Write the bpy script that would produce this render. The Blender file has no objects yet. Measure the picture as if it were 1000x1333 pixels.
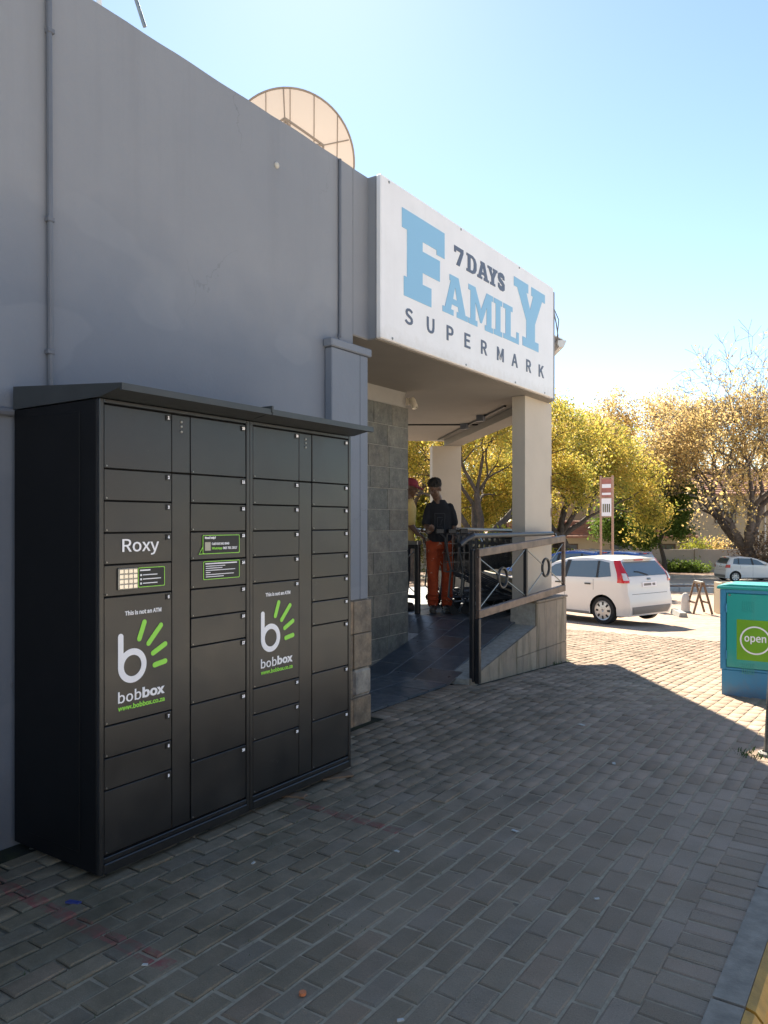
import bpy, bmesh, math, random
import numpy as np
from mathutils import Vector, Matrix, noise
sc = bpy.context.scene
COL = sc.collection
random.seed(7); rng = np.random.default_rng(7)
R_ = math.radians

# ------------------------------------------------------------------ camera, sky, sun, exposure
EYE = 1.55
YAW = math.atan(0.68)                                   # the wall's vanishing point lies right of the middle
FX, FY = -math.sin(YAW), math.cos(YAW)                  # view direction on the ground
RX, RY = math.cos(YAW), math.sin(YAW)                   # rightwards on the ground
cam = bpy.data.cameras.new('camera'); cam.lens = 27.0; cam.sensor_width = 36.0; cam.sensor_fit = 'AUTO'
cam.shift_y = 13.5/1333; cam.clip_start = 0.05; cam.clip_end = 2000
co = bpy.data.objects.new('camera', cam); COL.objects.link(co)
co.location = (0, 0, EYE); co.rotation_euler = (R_(90), 0, YAW)
sc.camera = co
SUN_EL = R_(41.1); SUN_AZ = (-0.641, 0.768)
world = bpy.data.worlds.new('World'); sc.world = world; world.use_nodes = True
wn = world.node_tree; bg = wn.nodes['Background']
sky = wn.nodes.new('ShaderNodeTexSky'); sky.sky_type = 'NISHITA'; sky.sun_disc = False
sky.sun_elevation = SUN_EL; sky.sun_rotation = math.atan2(SUN_AZ[0], SUN_AZ[1])
sky.air_density = 1.0; sky.dust_density = 0.12; sky.ozone_density = 2.4; sky.altitude = 200
wn.links.new(sky.outputs[0], bg.inputs[0]); bg.inputs[1].default_value = 0.07
sun = bpy.data.lights.new('sun', 'SUN'); sun.energy = 4.6; sun.angle = R_(0.53); sun.color = (1.0, 0.93, 0.82)
so = bpy.data.objects.new('sun', sun); COL.objects.link(so)
ce = math.cos(SUN_EL)
so.rotation_euler = Vector((-SUN_AZ[0]*ce, -SUN_AZ[1]*ce, -math.sin(SUN_EL))).to_track_quat('-Z', 'Y').to_euler()
so.location = (-20, 20, 30)
sc.view_settings.view_transform = 'Standard'; sc.view_settings.look = 'None'
sc.view_settings.exposure = 1.78; sc.view_settings.gamma = 1.0; sc.view_settings.use_curve_mapping = False
sc.view_settings.use_white_balance = True; sc.view_settings.white_balance_temperature = 6950; sc.view_settings.white_balance_tint = 8

# ------------------------------------------------------------------ terrain profile
GP = [(-60, 0), (6.3, 0), (8.9, -0.14), (16.7, -0.64), (30, -1.25), (50, -2.0), (62, -2.3), (500, -2.6)]
def g(y):
    for (a, za), (b, zb) in zip(GP, GP[1:]):
        if y <= b: return za + (zb-za)*(y-a)/(b-a)
    return GP[-1][1]
def spot(k, D):                                          # ground point at depth D, k = tangent to the right of the axis
    x, y = D*(FX+k*RX), D*(FY+k*RY)
    return Vector((x, y, g(y)))

# ------------------------------------------------------------------ materials
M = {}
def nodes(name):
    m = bpy.data.materials.new(name); m.use_nodes = True
    nt = m.node_tree; b = nt.nodes['Principled BSDF']; M[name] = m
    return m, nt, b
def N(nt, t, **kw):
    n = nt.nodes.new(t)
    for k, v in kw.items(): setattr(n, k, v)
    return n
def mathn(nt, op, a, b=None, clamp=False):
    n = N(nt, 'ShaderNodeMath', operation=op); n.use_clamp = clamp
    for i, v in enumerate((a, b)):
        if v is None: continue
        if isinstance(v, (int, float)): n.inputs[i].default_value = v
        else: nt.links.new(v, n.inputs[i])
    return n.outputs[0]
def mixc(nt, f, a, b, mode='MIX'):
    n = N(nt, 'ShaderNodeMix', data_type='RGBA', blend_type=mode)
    for i, v in ((0, f), (6, a), (7, b)):
        if isinstance(v, (int, float)): n.inputs[i].default_value = v
        elif isinstance(v, tuple): n.inputs[i].default_value = (*v, 1) if len(v) == 3 else v
        else: nt.links.new(v, n.inputs[i])
    return n.outputs[2]
def noisen(nt, scale, detail=4, rough=0.55, vec=None):
    n = N(nt, 'ShaderNodeTexNoise'); n.inputs['Scale'].default_value = scale
    n.inputs['Detail'].default_value = detail; n.inputs['Roughness'].default_value = rough
    if vec is not None: nt.links.new(vec, n.inputs['Vector'])
    return n.outputs[0]
def ramp(nt, v, a, b):
    n = N(nt, 'ShaderNodeMapRange'); n.inputs[1].default_value = a; n.inputs[2].default_value = b
    nt.links.new(v, n.inputs[0]); return n.outputs[0]
def pos(nt):
    return N(nt, 'ShaderNodeNewGeometry').outputs['Position']
def scaled(nt, v, s):
    n = N(nt, 'ShaderNodeMapping'); n.inputs['Scale'].default_value = s
    nt.links.new(v, n.inputs['Vector']); return n.outputs[0]
def bump(nt, b, h, strength=0.3, dist=0.01):
    n = N(nt, 'ShaderNodeBump'); n.inputs['Strength'].default_value = strength; n.inputs['Distance'].default_value = dist
    nt.links.new(h, n.inputs['Height']); nt.links.new(n.outputs[0], b.inputs['Normal'])
def setb(b, rough=0.6, metal=0.0, spec=0.5, coat=0.0):
    b.inputs['Roughness'].default_value = rough; b.inputs['Metallic'].default_value = metal
    b.inputs['Specular IOR Level'].default_value = spec; b.inputs['Coat Weight'].default_value = coat
def plain(name, c, rough=0.6, metal=0.0, var=0.12, scale=6, spec=0.5, bs=0.0, coat=0.0):
    m, nt, b = nodes(name); setb(b, rough, metal, spec, coat)
    n = noisen(nt, scale, 5, 0.6, pos(nt))
    f = ramp(nt, n, 0.3, 0.7)
    nt.links.new(mixc(nt, f, tuple(x*(1-var) for x in c), tuple(min(1, x*(1+var)) for x in c)), b.inputs['Base Color'])
    if bs: bump(nt, b, noisen(nt, scale*9, 4, 0.6, pos(nt)), bs, 0.004)
    return m
def flat(name, c, rough=0.5, metal=0.0, spec=0.5, coat=0.0):
    m, nt, b = nodes(name); setb(b, rough, metal, spec, coat)
    b.inputs['Base Color'].default_value = (*c, 1); return m
def rnd(nt):                                             # one random number per object and per loose piece
    oi = N(nt, 'ShaderNodeObjectInfo').outputs['Random']; gi = N(nt, 'ShaderNodeNewGeometry').outputs['Random Per Island']
    return mathn(nt, 'FRACT', mathn(nt, 'ADD', oi, gi))
def coramp(nt, v, stops):
    n = N(nt, 'ShaderNodeValToRGB'); cr = n.color_ramp
    while len(cr.elements) < len(stops): cr.elements.new(0.5)
    for e, (p, c) in zip(cr.elements, stops): e.position = p; e.color = (*c, 1)
    nt.links.new(v, n.inputs[0]); return n.outputs[0]

def mat_wall():
    m, nt, b = nodes('wall_paint'); setb(b, 0.62)
    p = pos(nt); sep = N(nt, 'ShaderNodeSeparateXYZ'); nt.links.new(p, sep.inputs[0])
    z = mathn(nt, 'ADD', sep.outputs[2], mathn(nt, 'MULTIPLY', noisen(nt, 0.9, 4, 0.6, p), 0.7))
    band = ramp(nt, z, 3.05, 3.65)                         # the upper coat is older and chalkier
    n1 = ramp(nt, noisen(nt, 0.8, 6, 0.65, p), 0.3, 0.7)
    lo = mixc(nt, n1, (0.142, 0.163, 0.203), (0.170, 0.191, 0.231))
    hi = mixc(nt, n1, (0.232, 0.238, 0.258), (0.262, 0.267, 0.285))
    c = mixc(nt, band, lo, hi)
    st = noisen(nt, 6, 5, 0.7, scaled(nt, p, (1, 1, 0.05)))                       # rain streaks under the top edge
    top = mathn(nt, 'MULTIPLY', ramp(nt, st, 0.50, 0.72), ramp(nt, sep.outputs[2], 2.6, 4.3))
    c = mixc(nt, mathn(nt, 'MULTIPLY', top, 0.20), c, (0.15, 0.15, 0.16))
    dirt = mathn(nt, 'MULTIPLY', ramp(nt, mathn(nt, 'ADD', sep.outputs[2], mathn(nt, 'MULTIPLY', noisen(nt, 5, 4, 0.6, p), 0.5)), 0.75, 0.1), 0.45)
    c = mixc(nt, dirt, c, (0.10, 0.09, 0.075))
    patch = ramp(nt, noisen(nt, 1.6, 2, 0.4, scaled(nt, p, (1, 0.7, 1.3))), 0.60, 0.63)
    c = mixc(nt, mathn(nt, 'MULTIPLY', patch, 0.10), c, (0.34, 0.35, 0.37))          # rolled touch-ups
    vo = N(nt, 'ShaderNodeTexVoronoi', feature='DISTANCE_TO_EDGE'); vo.inputs['Scale'].default_value = 0.55
    wv = N(nt, 'ShaderNodeVectorMath', operation='ADD'); nt.links.new(p, wv.inputs[0]); nz = N(nt, 'ShaderNodeTexNoise'); nz.inputs['Scale'].default_value = 2.5; nz.inputs['Detail'].default_value = 6; nt.links.new(p, nz.inputs['Vector']); nt.links.new(nz.outputs[1], wv.inputs[1]); nt.links.new(wv.outputs[0], vo.inputs['Vector'])
    crack = mathn(nt, 'MULTIPLY', mathn(nt, 'LESS_THAN', vo.outputs['Distance'], 0.0022), ramp(nt, noisen(nt, 0.5, 2, 0.5, p), 0.52, 0.6))
    c = mixc(nt, mathn(nt, 'MULTIPLY', crack, 0.25), c, (0.06, 0.06, 0.065))
    nt.links.new(c, b.inputs['Base Color'])
    h = mathn(nt, 'ADD', noisen(nt, 60, 4, 0.6, p), mathn(nt, 'MULTIPLY', noisen(nt, 2.2, 4, 0.6, p), 7))
    bump(nt, b, h, 0.28, 0.006)
mat_wall()
plain('plaster_grey', (0.30, 0.285, 0.265), 0.7, var=0.1, scale=3, bs=0.25)
plain('plaster_beige', (0.50, 0.435, 0.36), 0.7, var=0.07, scale=1.5, bs=0.2)
plain('soffit_paint', (0.21, 0.19, 0.168), 0.75, var=0.08, scale=1.2, bs=0.1)
def mat_worn(name, c, rough, zlo, zhi, dirtc, amt, streak=0.0):
    m, nt, b = nodes(name); setb(b, rough); p = pos(nt); sep = N(nt, 'ShaderNodeSeparateXYZ'); nt.links.new(p, sep.inputs[0])
    n = noisen(nt, 3, 5, 0.65, p); k = mixc(nt, ramp(nt, n, 0.3, 0.7), tuple(x*.93 for x in c), c)
    d_ = ramp(nt, mathn(nt, 'ADD', sep.outputs[2], mathn(nt, 'MULTIPLY', mathn(nt, 'SUBTRACT', noisen(nt, 14, 4, 0.7, p), .5), 0.25)), zhi, zlo)
    k = mixc(nt, mathn(nt, 'MULTIPLY', d_, amt), k, dirtc)
    if streak: k = mixc(nt, mathn(nt, 'MULTIPLY', ramp(nt, noisen(nt, 8, 5, 0.7, scaled(nt, p, (1, 1, .06))), .53, .75), streak), k, dirtc)
    sc_ = ramp(nt, noisen(nt, 30, 4, 0.75, p), 0.69, 0.73); k = mixc(nt, mathn(nt, 'MULTIPLY', sc_, amt*.7), k, dirtc)
    nt.links.new(k, b.inputs['Base Color']); bump(nt, b, noisen(nt, 1.1, 2, 0.5, p), 0.12, 0.02)
mat_worn('sign_white', (0.87, 0.845, 0.84), 0.35, 3.0, 3.12, (0.55, 0.50, 0.44), 0.35, 0.10)
flat('sign_blue', (0.26, 0.50, 0.70), 0.45); flat('sign_grey', (0.105, 0.125, 0.175), 0.45)
def mat_locker():
    m, nt, b = nodes('locker_black'); setb(b, 0.4, spec=0.60, coat=0.18); b.inputs['Coat Roughness'].default_value = 0.20
    p = pos(nt); sm = ramp(nt, noisen(nt, 3.5, 5, 0.65, p), 0.35, 0.7); wipe = noisen(nt, 7, 4, 0.7, scaled(nt, p, (1, 0.35, 1)))
    nt.links.new(mathn(nt, 'ADD', mathn(nt, 'MULTIPLY', sm, 0.16), 0.30), b.inputs['Roughness'])
    nt.links.new(mathn(nt, 'ADD', mathn(nt, 'MULTIPLY', ramp(nt, wipe, 0.4, 0.7), 0.15), 0.13), b.inputs['Coat Roughness'])
    c = mixc(nt, sm, (0.0085, 0.0092, 0.0108), (0.0120, 0.0125, 0.0140))
    c = mixc(nt, mathn(nt, 'MULTIPLY', ramp(nt, noisen(nt, 200, 2, 0.5, p), 0.68, 0.74), 0.30), c, (0.10, 0.095, 0.085))   # specks of dust
    dust = mathn(nt, 'MULTIPLY', ramp(nt, noisen(nt, 1.7, 5, 0.7, p), 0.5, 0.75), 0.10)
    nt.links.new(mixc(nt, dust, c, (0.10, 0.09, 0.08)), b.inputs['Base Color'])
    bump(nt, b, noisen(nt, 1.8, 3, 0.5, p), 0.10, 0.01)
mat_locker()
plain('locker_side', (0.006, 0.0065, 0.008), 0.5, var=0.15, scale=4, spec=0.18)
flat('gap_black', (0.004, 0.004, 0.004), 0.9)
plain('hood_grey', (0.035, 0.040, 0.043), 0.42, var=0.15)
flat('print_white', (0.92, 0.90, 0.92), 0.5); flat('print_green', (0.33, 0.78, 0.09), 0.5)
flat('label_black', (0.012, 0.012, 0.012), 0.5)
plain('steel', (0.30, 0.295, 0.28), 0.38, 0.85, scale=20)
plain('dark_pipe', (0.06, 0.06, 0.065), 0.38, 0.5, scale=14); plain('chrome', (0.6, 0.6, 0.6), 0.2, 1.0, scale=20)
plain('black_steel', (0.018, 0.018, 0.02), 0.4, scale=15)
plain('timber', (0.16, 0.10, 0.06), 0.8, scale=12, bs=0.3)
plain('brown_steel', (0.15, 0.105, 0.085), 0.45, 0.3, var=0.45, scale=7)
plain('pipe_grey', (0.13, 0.14, 0.165), 0.5, var=0.1); plain('post_steel', (0.16, 0.15, 0.135), 0.6, var=0.3, scale=12)
plain('concrete', (0.27, 0.26, 0.24), 0.85, var=0.2, scale=5, bs=0.4)
plain('pale_concrete', (0.55, 0.52, 0.47), 0.85, var=0.12, scale=5, bs=0.3)
plain('kerb_concrete', (0.28, 0.235, 0.185), 0.85, var=0.25, scale=14, bs=0.5)
plain('yellow_paint', (0.42, 0.22, 0.03), 0.6, var=0.25, scale=18, bs=0.3)
mat_worn('cabinet_teal', (0.012, 0.37, 0.325), 0.42, 0.0, 0.35, (0.20, 0.33, 0.28), 0.45, 0.12)
mat_worn('cabinet_blue', (0.045, 0.27, 0.47), 0.45, -0.12, 0.06, (0.22, 0.19, 0.15), 0.6, 0.10)
plain('sticker_green', (0.17, 0.40, 0.015), 0.4, var=0.06)
plain('dish_rib', (0.36, 0.27, 0.20), 0.6)
plain('white_roof', (0.75, 0.75, 0.74), 0.45, var=0.05)
plain('camera_cream', (0.62, 0.55, 0.44), 0.4)
plain('car_white', (0.78, 0.76, 0.73), 0.25, var=0.01, coat=0.5)
plain('car_blue', (0.045, 0.11, 0.33), 0.25, var=0.02, coat=0.6)
flat('car_glass', (0.10, 0.135, 0.155), 0.05, 0, 1.0, 0.5); flat('rubber', (0.018, 0.018, 0.018), 0.85)
flat('trim_black', (0.02, 0.02, 0.02), 0.55); plain('trim_grey', (0.22, 0.21, 0.20), 0.7, var=0.05); plain('worn_chrome', (0.085, 0.088, 0.095), 0.4, 0.7, scale=20)
flat('lamp_red', (0.62, 0.02, 0.03), 0.15, coat=0.6); flat('lamp_clear', (0.75, 0.72, 0.7), 0.12, coat=0.6)
plain('hubcap', (0.55, 0.54, 0.53), 0.35, 0.5, scale=20)
plain('skin_brown', (0.16, 0.085, 0.054), 0.45, var=0.08, scale=12); flat('faded_print', (0.075, 0.08, 0.09), 0.8); flat('eye_white', (0.30, 0.24, 0.20), 0.4); flat('hair_black', (0.012, 0.010, 0.009), 0.8)
plain('tee_black', (0.016, 0.017, 0.022), 0.9, var=0.25, scale=9, bs=0.3)
plain('tee_yellow', (0.66, 0.47, 0.17), 0.9, var=0.08, scale=9, bs=0.3)
plain('cap_red', (0.30, 0.045, 0.065), 0.85, var=0.1, scale=20)
plain('shoe_dark', (0.05, 0.045, 0.04), 0.7, var=0.3, scale=30)
plain('bark', (0.085, 0.066, 0.055), 0.9, var=0.45, scale=5, bs=0.8)
plain('bark_mid', (0.125, 0.10, 0.088), 0.9, var=0.45, scale=5, bs=0.8); plain('bark_pale', (0.20, 0.17, 0.15), 0.9, var=0.35, scale=4, bs=0.8)
plain('house_wall', (0.50, 0.41, 0.29), 0.85, var=0.05, scale=0.5)
plain('house_wall_pale', (0.56, 0.50, 0.40), 0.85, var=0.05, scale=0.5)
plain('boundary_plaster', (0.42, 0.365, 0.31), 0.85, var=0.10, scale=0.8)
plain('roof_tile', (0.34, 0.17, 0.12), 0.8, var=0.25, scale=2)
plain('window_glass', (0.10, 0.12, 0.14), 0.08, var=0.2, scale=0.5, spec=0.8); plain('frame_brown', (0.10, 0.06, 0.04), 0.6)
plain('curtain', (0.6, 0.57, 0.5), 0.8); plain('sign_red', (0.40, 0.15, 0.12), 0.5, var=0.2); plain('post_rust', (0.45, 0.27, 0.19), 0.6)
plain('litter_white', (0.50, 0.49, 0.46), 0.8); plain('litter_orange', (0.65, 0.2, 0.08), 0.7); flat('litter_blue', (0.04, 0.055, 0.2), 0.4)
plain('rubble', (0.22, 0.20, 0.16), 0.9, var=0.3, scale=30)
def mat_orange():
    m, nt, b = nodes('work_trousers'); setb(b, 0.9, spec=0.2)
    p = pos(nt)
    c = mixc(nt, ramp(nt, noisen(nt, 7, 4, 0.6, p), 0.35, 0.7), (0.34, 0.052, 0.020), (0.50, 0.090, 0.034))
    c = mixc(nt, ramp(nt, noisen(nt, 26, 3, 0.5, p), 0.66, 0.70), c, (0.5, 0.38, 0.28))
    nt.links.new(c, b.inputs['Base Color']); bump(nt, b, noisen(nt, 14, 3, 0.5, p), 0.5, 0.02)
mat_orange()
def leafmat(name, cols, trans=0.55):
    m, nt, b = nodes(name); out = nt.nodes['Material Output']
    p_ = pos(nt); r = mathn(nt, 'ADD', mathn(nt, 'MULTIPLY', rnd(nt), 0.55), mathn(nt, 'MULTIPLY', ramp(nt, noisen(nt, 0.55, 4, 0.6, p_), 0.30, 0.70), 0.45))
    c = coramp(nt, r, [(i/(len(cols)-1), k) for i, k in enumerate(cols)])
    nt.links.new(c, b.inputs['Base Color']); setb(b, 0.55, spec=0.3)
    t = N(nt, 'ShaderNodeBsdfTranslucent'); nt.links.new(c, t.inputs[0])
    mx = N(nt, 'ShaderNodeMixShader'); mx.inputs[0].default_value = trans
    nt.links.new(b.outputs[0], mx.inputs[1]); nt.links.new(t.outputs[0], mx.inputs[2]); nt.links.new(mx.outputs[0], out.inputs[0])
leafmat('leaf_yellow', [(0.30, 0.25, 0.10), (0.56, 0.41, 0.16), (0.68, 0.48, 0.21), (0.68, 0.43, 0.24)], 0.62)
leafmat('leaf_gold', [(0.15, 0.19, 0.04), (0.36, 0.35, 0.07), (0.66, 0.49, 0.10), (0.74, 0.48, 0.16)])
leafmat('leaf_olive', [(0.09, 0.11, 0.025), (0.17, 0.17, 0.04), (0.32, 0.27, 0.06)])
leafmat('leaf_green', [(0.06, 0.11, 0.02), (0.11, 0.17, 0.03), (0.20, 0.25, 0.045)])
leafmat('leaf_lime', [(0.14, 0.18, 0.03), (0.28, 0.29, 0.04), (0.40, 0.36, 0.05)])
leafmat('leaf_dry', [(0.10, 0.06, 0.04), (0.18, 0.12, 0.08), (0.25, 0.18, 0.11)], 0.3)
leafmat('dish_skin', [(0.42, 0.35, 0.30), (0.46, 0.38, 0.325)], 0.30)
leafmat('weed', [(0.03, 0.07, 0.012), (0.06, 0.11, 0.02)], 0.15)

def mat_brick(name, textured=False):
    m, nt, b = nodes(name); setb(b, 0.88, spec=0.18)
    p = pos(nt); sep = N(nt, 'ShaderNodeSeparateXYZ'); nt.links.new(p, sep.inputs[0]); X, Y = sep.outputs[0], sep.outputs[1]
    far = ramp(nt, mathn(nt, 'ADD', mathn(nt, 'ADD', Y, mathn(nt, 'MULTIPLY', X, 0.6)), mathn(nt, 'MULTIPLY', noisen(nt, 0.6, 2, 0.5, p), 1.5)), 0.8, 6.6)   # paler, warmer pavers towards the drive
    if textured:
        bt = N(nt, 'ShaderNodeTexBrick'); bt.inputs['Scale'].default_value = 1.0
        bt.inputs['Brick Width'].default_value = 0.2; bt.inputs['Row Height'].default_value = 0.1
        bt.inputs['Mortar Size'].default_value = 0.006; bt.inputs['Bias'].default_value = 0.0
        bt.inputs['Color1'].default_value = (0, 0, 0, 1); bt.inputs['Color2'].default_value = (1, 1, 1, 1); bt.inputs['Mortar'].default_value = (0.6, 0.6, 0.6, 1)
        mp = N(nt, 'ShaderNodeMapping'); mp.inputs['Rotation'].default_value = (0, 0, R_(90)); nt.links.new(p, mp.inputs[0]); nt.links.new(mp.outputs[0], bt.inputs[0])
        r = bt.outputs[0]
        rr = N(nt, 'ShaderNodeRGBToBW'); nt.links.new(r, rr.inputs[0]); r = rr.outputs[0]
    else: r = rnd(nt)
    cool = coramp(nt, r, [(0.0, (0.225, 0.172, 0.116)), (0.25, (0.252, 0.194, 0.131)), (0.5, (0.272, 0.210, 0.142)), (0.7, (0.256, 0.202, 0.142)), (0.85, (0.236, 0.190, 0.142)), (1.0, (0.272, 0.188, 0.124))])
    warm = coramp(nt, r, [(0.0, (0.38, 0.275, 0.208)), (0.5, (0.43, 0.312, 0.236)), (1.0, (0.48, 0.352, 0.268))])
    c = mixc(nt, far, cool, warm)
    grain = noisen(nt, 240, 3, 0.7, p)
    c = mixc(nt, mathn(nt, 'MULTIPLY', ramp(nt, grain, 0.54, 0.70), 0.6), c, mixc(nt, 1.0, c, (1.7, 1.7, 1.7), 'MULTIPLY'))
    c = mixc(nt, mathn(nt, 'MULTIPLY', ramp(nt, noisen(nt, 180, 3, 0.7, p), 0.56, 0.70), 0.6), c, mixc(nt, 1.0, c, (0.5, 0.5, 0.5), 'MULTIPLY'))
    blotch = ramp(nt, noisen(nt, 2.3, 5, 0.65, p), 0.42, 0.72)
    c = mixc(nt, mathn(nt, 'MULTIPLY', blotch, 0.6), c, mixc(nt, 1.0, c, (0.62, 0.62, 0.56), 'MULTIPLY'))
    vg = N(nt, 'ShaderNodeTexVoronoi'); vg.inputs['Scale'].default_value = 2.6; nt.links.new(p, vg.inputs['Vector'])
    gum = mathn(nt, 'MULTIPLY', mathn(nt, 'LESS_THAN', vg.outputs['Distance'], 0.045), mathn(nt, 'GREATER_THAN', noisen(nt, 1.3, 2, 0.5, p), 0.5))
    c = mixc(nt, mathn(nt, 'MULTIPLY', gum, 0.5), c, (0.05, 0.048, 0.045))             # flattened chewing gum
    oil = ramp(nt, noisen(nt, 0.9, 4, 0.6, p), 0.60, 0.72)
    c = mixc(nt, mathn(nt, 'MULTIPLY', oil, 0.35), c, (0.06, 0.056, 0.052))
    # two old red marking lines across the pavers
    def band(lo, hi, xlo, xhi):
        w = mathn(nt, 'MULTIPLY', mathn(nt, 'SUBTRACT', noisen(nt, 9, 2, 0.5, p), 0.5), 0.03)
        yy = mathn(nt, 'ADD', Y, w)
        k = mathn(nt, 'MULTIPLY', mathn(nt, 'GREATER_THAN', yy, lo), mathn(nt, 'LESS_THAN', yy, hi))
        k = mathn(nt, 'MULTIPLY', k, mathn(nt, 'MULTIPLY', mathn(nt, 'GREATER_THAN', X, xlo), mathn(nt, 'LESS_THAN', X, xhi)))
        return mathn(nt, 'MULTIPLY', k, ramp(nt, noisen(nt, 16, 4, 0.7, p), 0.38, 0.62))
    if not textured:
        k = mathn(nt, 'MULTIPLY', mathn(nt, 'MAXIMUM', band(1.76, 1.83, -3.5, -2.13), band(3.20, 3.26, -2.78, -2.1)), 1.0)
        c = mixc(nt, k, c, (0.32, 0.10, 0.09))
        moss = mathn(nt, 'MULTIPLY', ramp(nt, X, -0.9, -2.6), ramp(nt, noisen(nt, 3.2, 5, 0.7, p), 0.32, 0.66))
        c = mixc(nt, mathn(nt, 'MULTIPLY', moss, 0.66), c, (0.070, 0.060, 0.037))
    nt.links.new(c, b.inputs['Base Color'])
    h = mathn(nt, 'ADD', noisen(nt, 90, 5, 0.7, p), mathn(nt, 'MULTIPLY', noisen(nt, 14, 3, 0.6, p), 0.8))
    if textured: h = mathn(nt, 'SUBTRACT', h, mathn(nt, 'MULTIPLY', bt.outputs['Fac'], 2.0))
    bump(nt, b, h, 0.45, 0.004)
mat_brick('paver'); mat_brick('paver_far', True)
def mat_joint():
    m, nt, b = nodes('joint_sand'); setb(b, 0.95, spec=0.1)
    p = pos(nt); sep = N(nt, 'ShaderNodeSeparateXYZ'); nt.links.new(p, sep.inputs[0]); X = sep.outputs[0]
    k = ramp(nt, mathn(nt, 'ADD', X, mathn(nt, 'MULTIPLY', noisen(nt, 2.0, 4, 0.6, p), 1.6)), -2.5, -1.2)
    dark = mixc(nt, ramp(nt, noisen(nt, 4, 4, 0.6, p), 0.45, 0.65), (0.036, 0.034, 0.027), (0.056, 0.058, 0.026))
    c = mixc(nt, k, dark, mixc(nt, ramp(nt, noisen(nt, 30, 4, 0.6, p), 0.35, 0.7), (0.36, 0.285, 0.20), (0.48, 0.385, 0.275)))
    nt.links.new(c, b.inputs['Base Color']); bump(nt, b, noisen(nt, 150, 3, 0.7, p), 0.6, 0.004)
mat_joint()
def mat_tile(name, stops, rough, spec=0.5, bs=0.5):
    m, nt, b = nodes(name); setb(b, rough, spec=spec)
    p = pos(nt); r = rnd(nt)
    c = coramp(nt, r, stops)
    n = noisen(nt, 9, 6, 0.7, p)
    c = mixc(nt, ramp(nt, n, 0.35, 0.7), mixc(nt, 1.0, c, (0.72, 0.72, 0.74), 'MULTIPLY') if bs < .2 else mixc(nt, 1.0, c, (0.5, 0.5, 0.52), 'MULTIPLY'), mixc(nt, 1.0, c, (1.22, 1.2, 1.12), 'MULTIPLY'))
    c = mixc(nt, mathn(nt, 'MULTIPLY', ramp(nt, noisen(nt, 55, 4, 0.7, p), 0.60, 0.72), 0.45 if bs > .2 else 0.0), c, (0.42, 0.42, 0.38))
    nt.links.new(c, b.inputs['Base Color'])
    rg = ramp(nt, noisen(nt, 12, 3, 0.6, p), 0.2, 0.8)
    nt.links.new(mathn(nt, 'ADD', mathn(nt, 'MULTIPLY', rg, 0.25), rough-0.1), b.inputs['Roughness'])
    bump(nt, b, mathn(nt, 'ADD', noisen(nt, 18, 5, 0.7, p), mathn(nt, 'MULTIPLY', noisen(nt, 70, 3, 0.6, p), 0.4)), bs, 0.008)
mat_tile('slate', [(0, (0.095, 0.102, 0.098)), (0.3, (0.128, 0.132, 0.122)), (0.55, (0.168, 0.160, 0.140)), (0.75, (0.140, 0.128, 0.108)), (1, (0.112, 0.126, 0.124))], 0.55)
mat_tile('slate_floor', [(0, (0.040, 0.056, 0.076)), (0.5, (0.055, 0.076, 0.102)), (0.97, (0.070, 0.088, 0.110)), (1, (0.12, 0.085, 0.07))], 0.34, 0.8, 0.06)
mat_tile('stone_clad', [(0, (0.21, 0.16, 0.115)), (0.4, (0.29, 0.205, 0.135)), (0.8, (0.26, 0.205, 0.15)), (1, (0.22, 0.18, 0.14))], 0.7)
mat_tile('stone_pale', [(0, (0.36, 0.33, 0.29)), (1, (0.42, 0.38, 0.33))], 0.75)
plain('grout', (0.34, 0.325, 0.29), 0.9, var=0.2, scale=20)
plain('floor_grout', (0.30, 0.31, 0.32), 0.9, var=0.2, scale=20)
def mat_plinth():
    m, nt, b = nodes('plinth_stone'); setb(b, 0.8); p = pos(nt); r = rnd(nt)
    c = coramp(nt, r, [(0, (0.25, 0.20, 0.155)), (1, (0.33, 0.27, 0.205))])
    st = ramp(nt, noisen(nt, 9, 4, 0.7, scaled(nt, p, (1, 1, 0.12))), 0.50, 0.68)
    c = mixc(nt, mathn(nt, 'MULTIPLY', st, 0.8), c, (0.085, 0.075, 0.038))
    c = mixc(nt, mathn(nt, 'MULTIPLY', ramp(nt, noisen(nt, 5, 5, 0.7, p), 0.45, 0.7), 0.5), c, (0.16, 0.14, 0.115))
    nt.links.new(c, b.inputs['Base Color']); bump(nt, b, noisen(nt, 40, 4, 0.6, p), 0.4, 0.005)
mat_plinth()
plain('lot_dust', (0.46, 0.375, 0.30), 0.9, var=0.12, scale=1.2, bs=0.4)
plain('street_asphalt', (0.50, 0.46, 0.41), 0.9, var=0.12, scale=0.6)
plain('leaf_litter', (0.17, 0.10, 0.065), 0.95, var=0.5, scale=3, bs=0.6)
plain('soil', (0.20, 0.16, 0.12), 0.95, var=0.2, scale=1)

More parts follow.
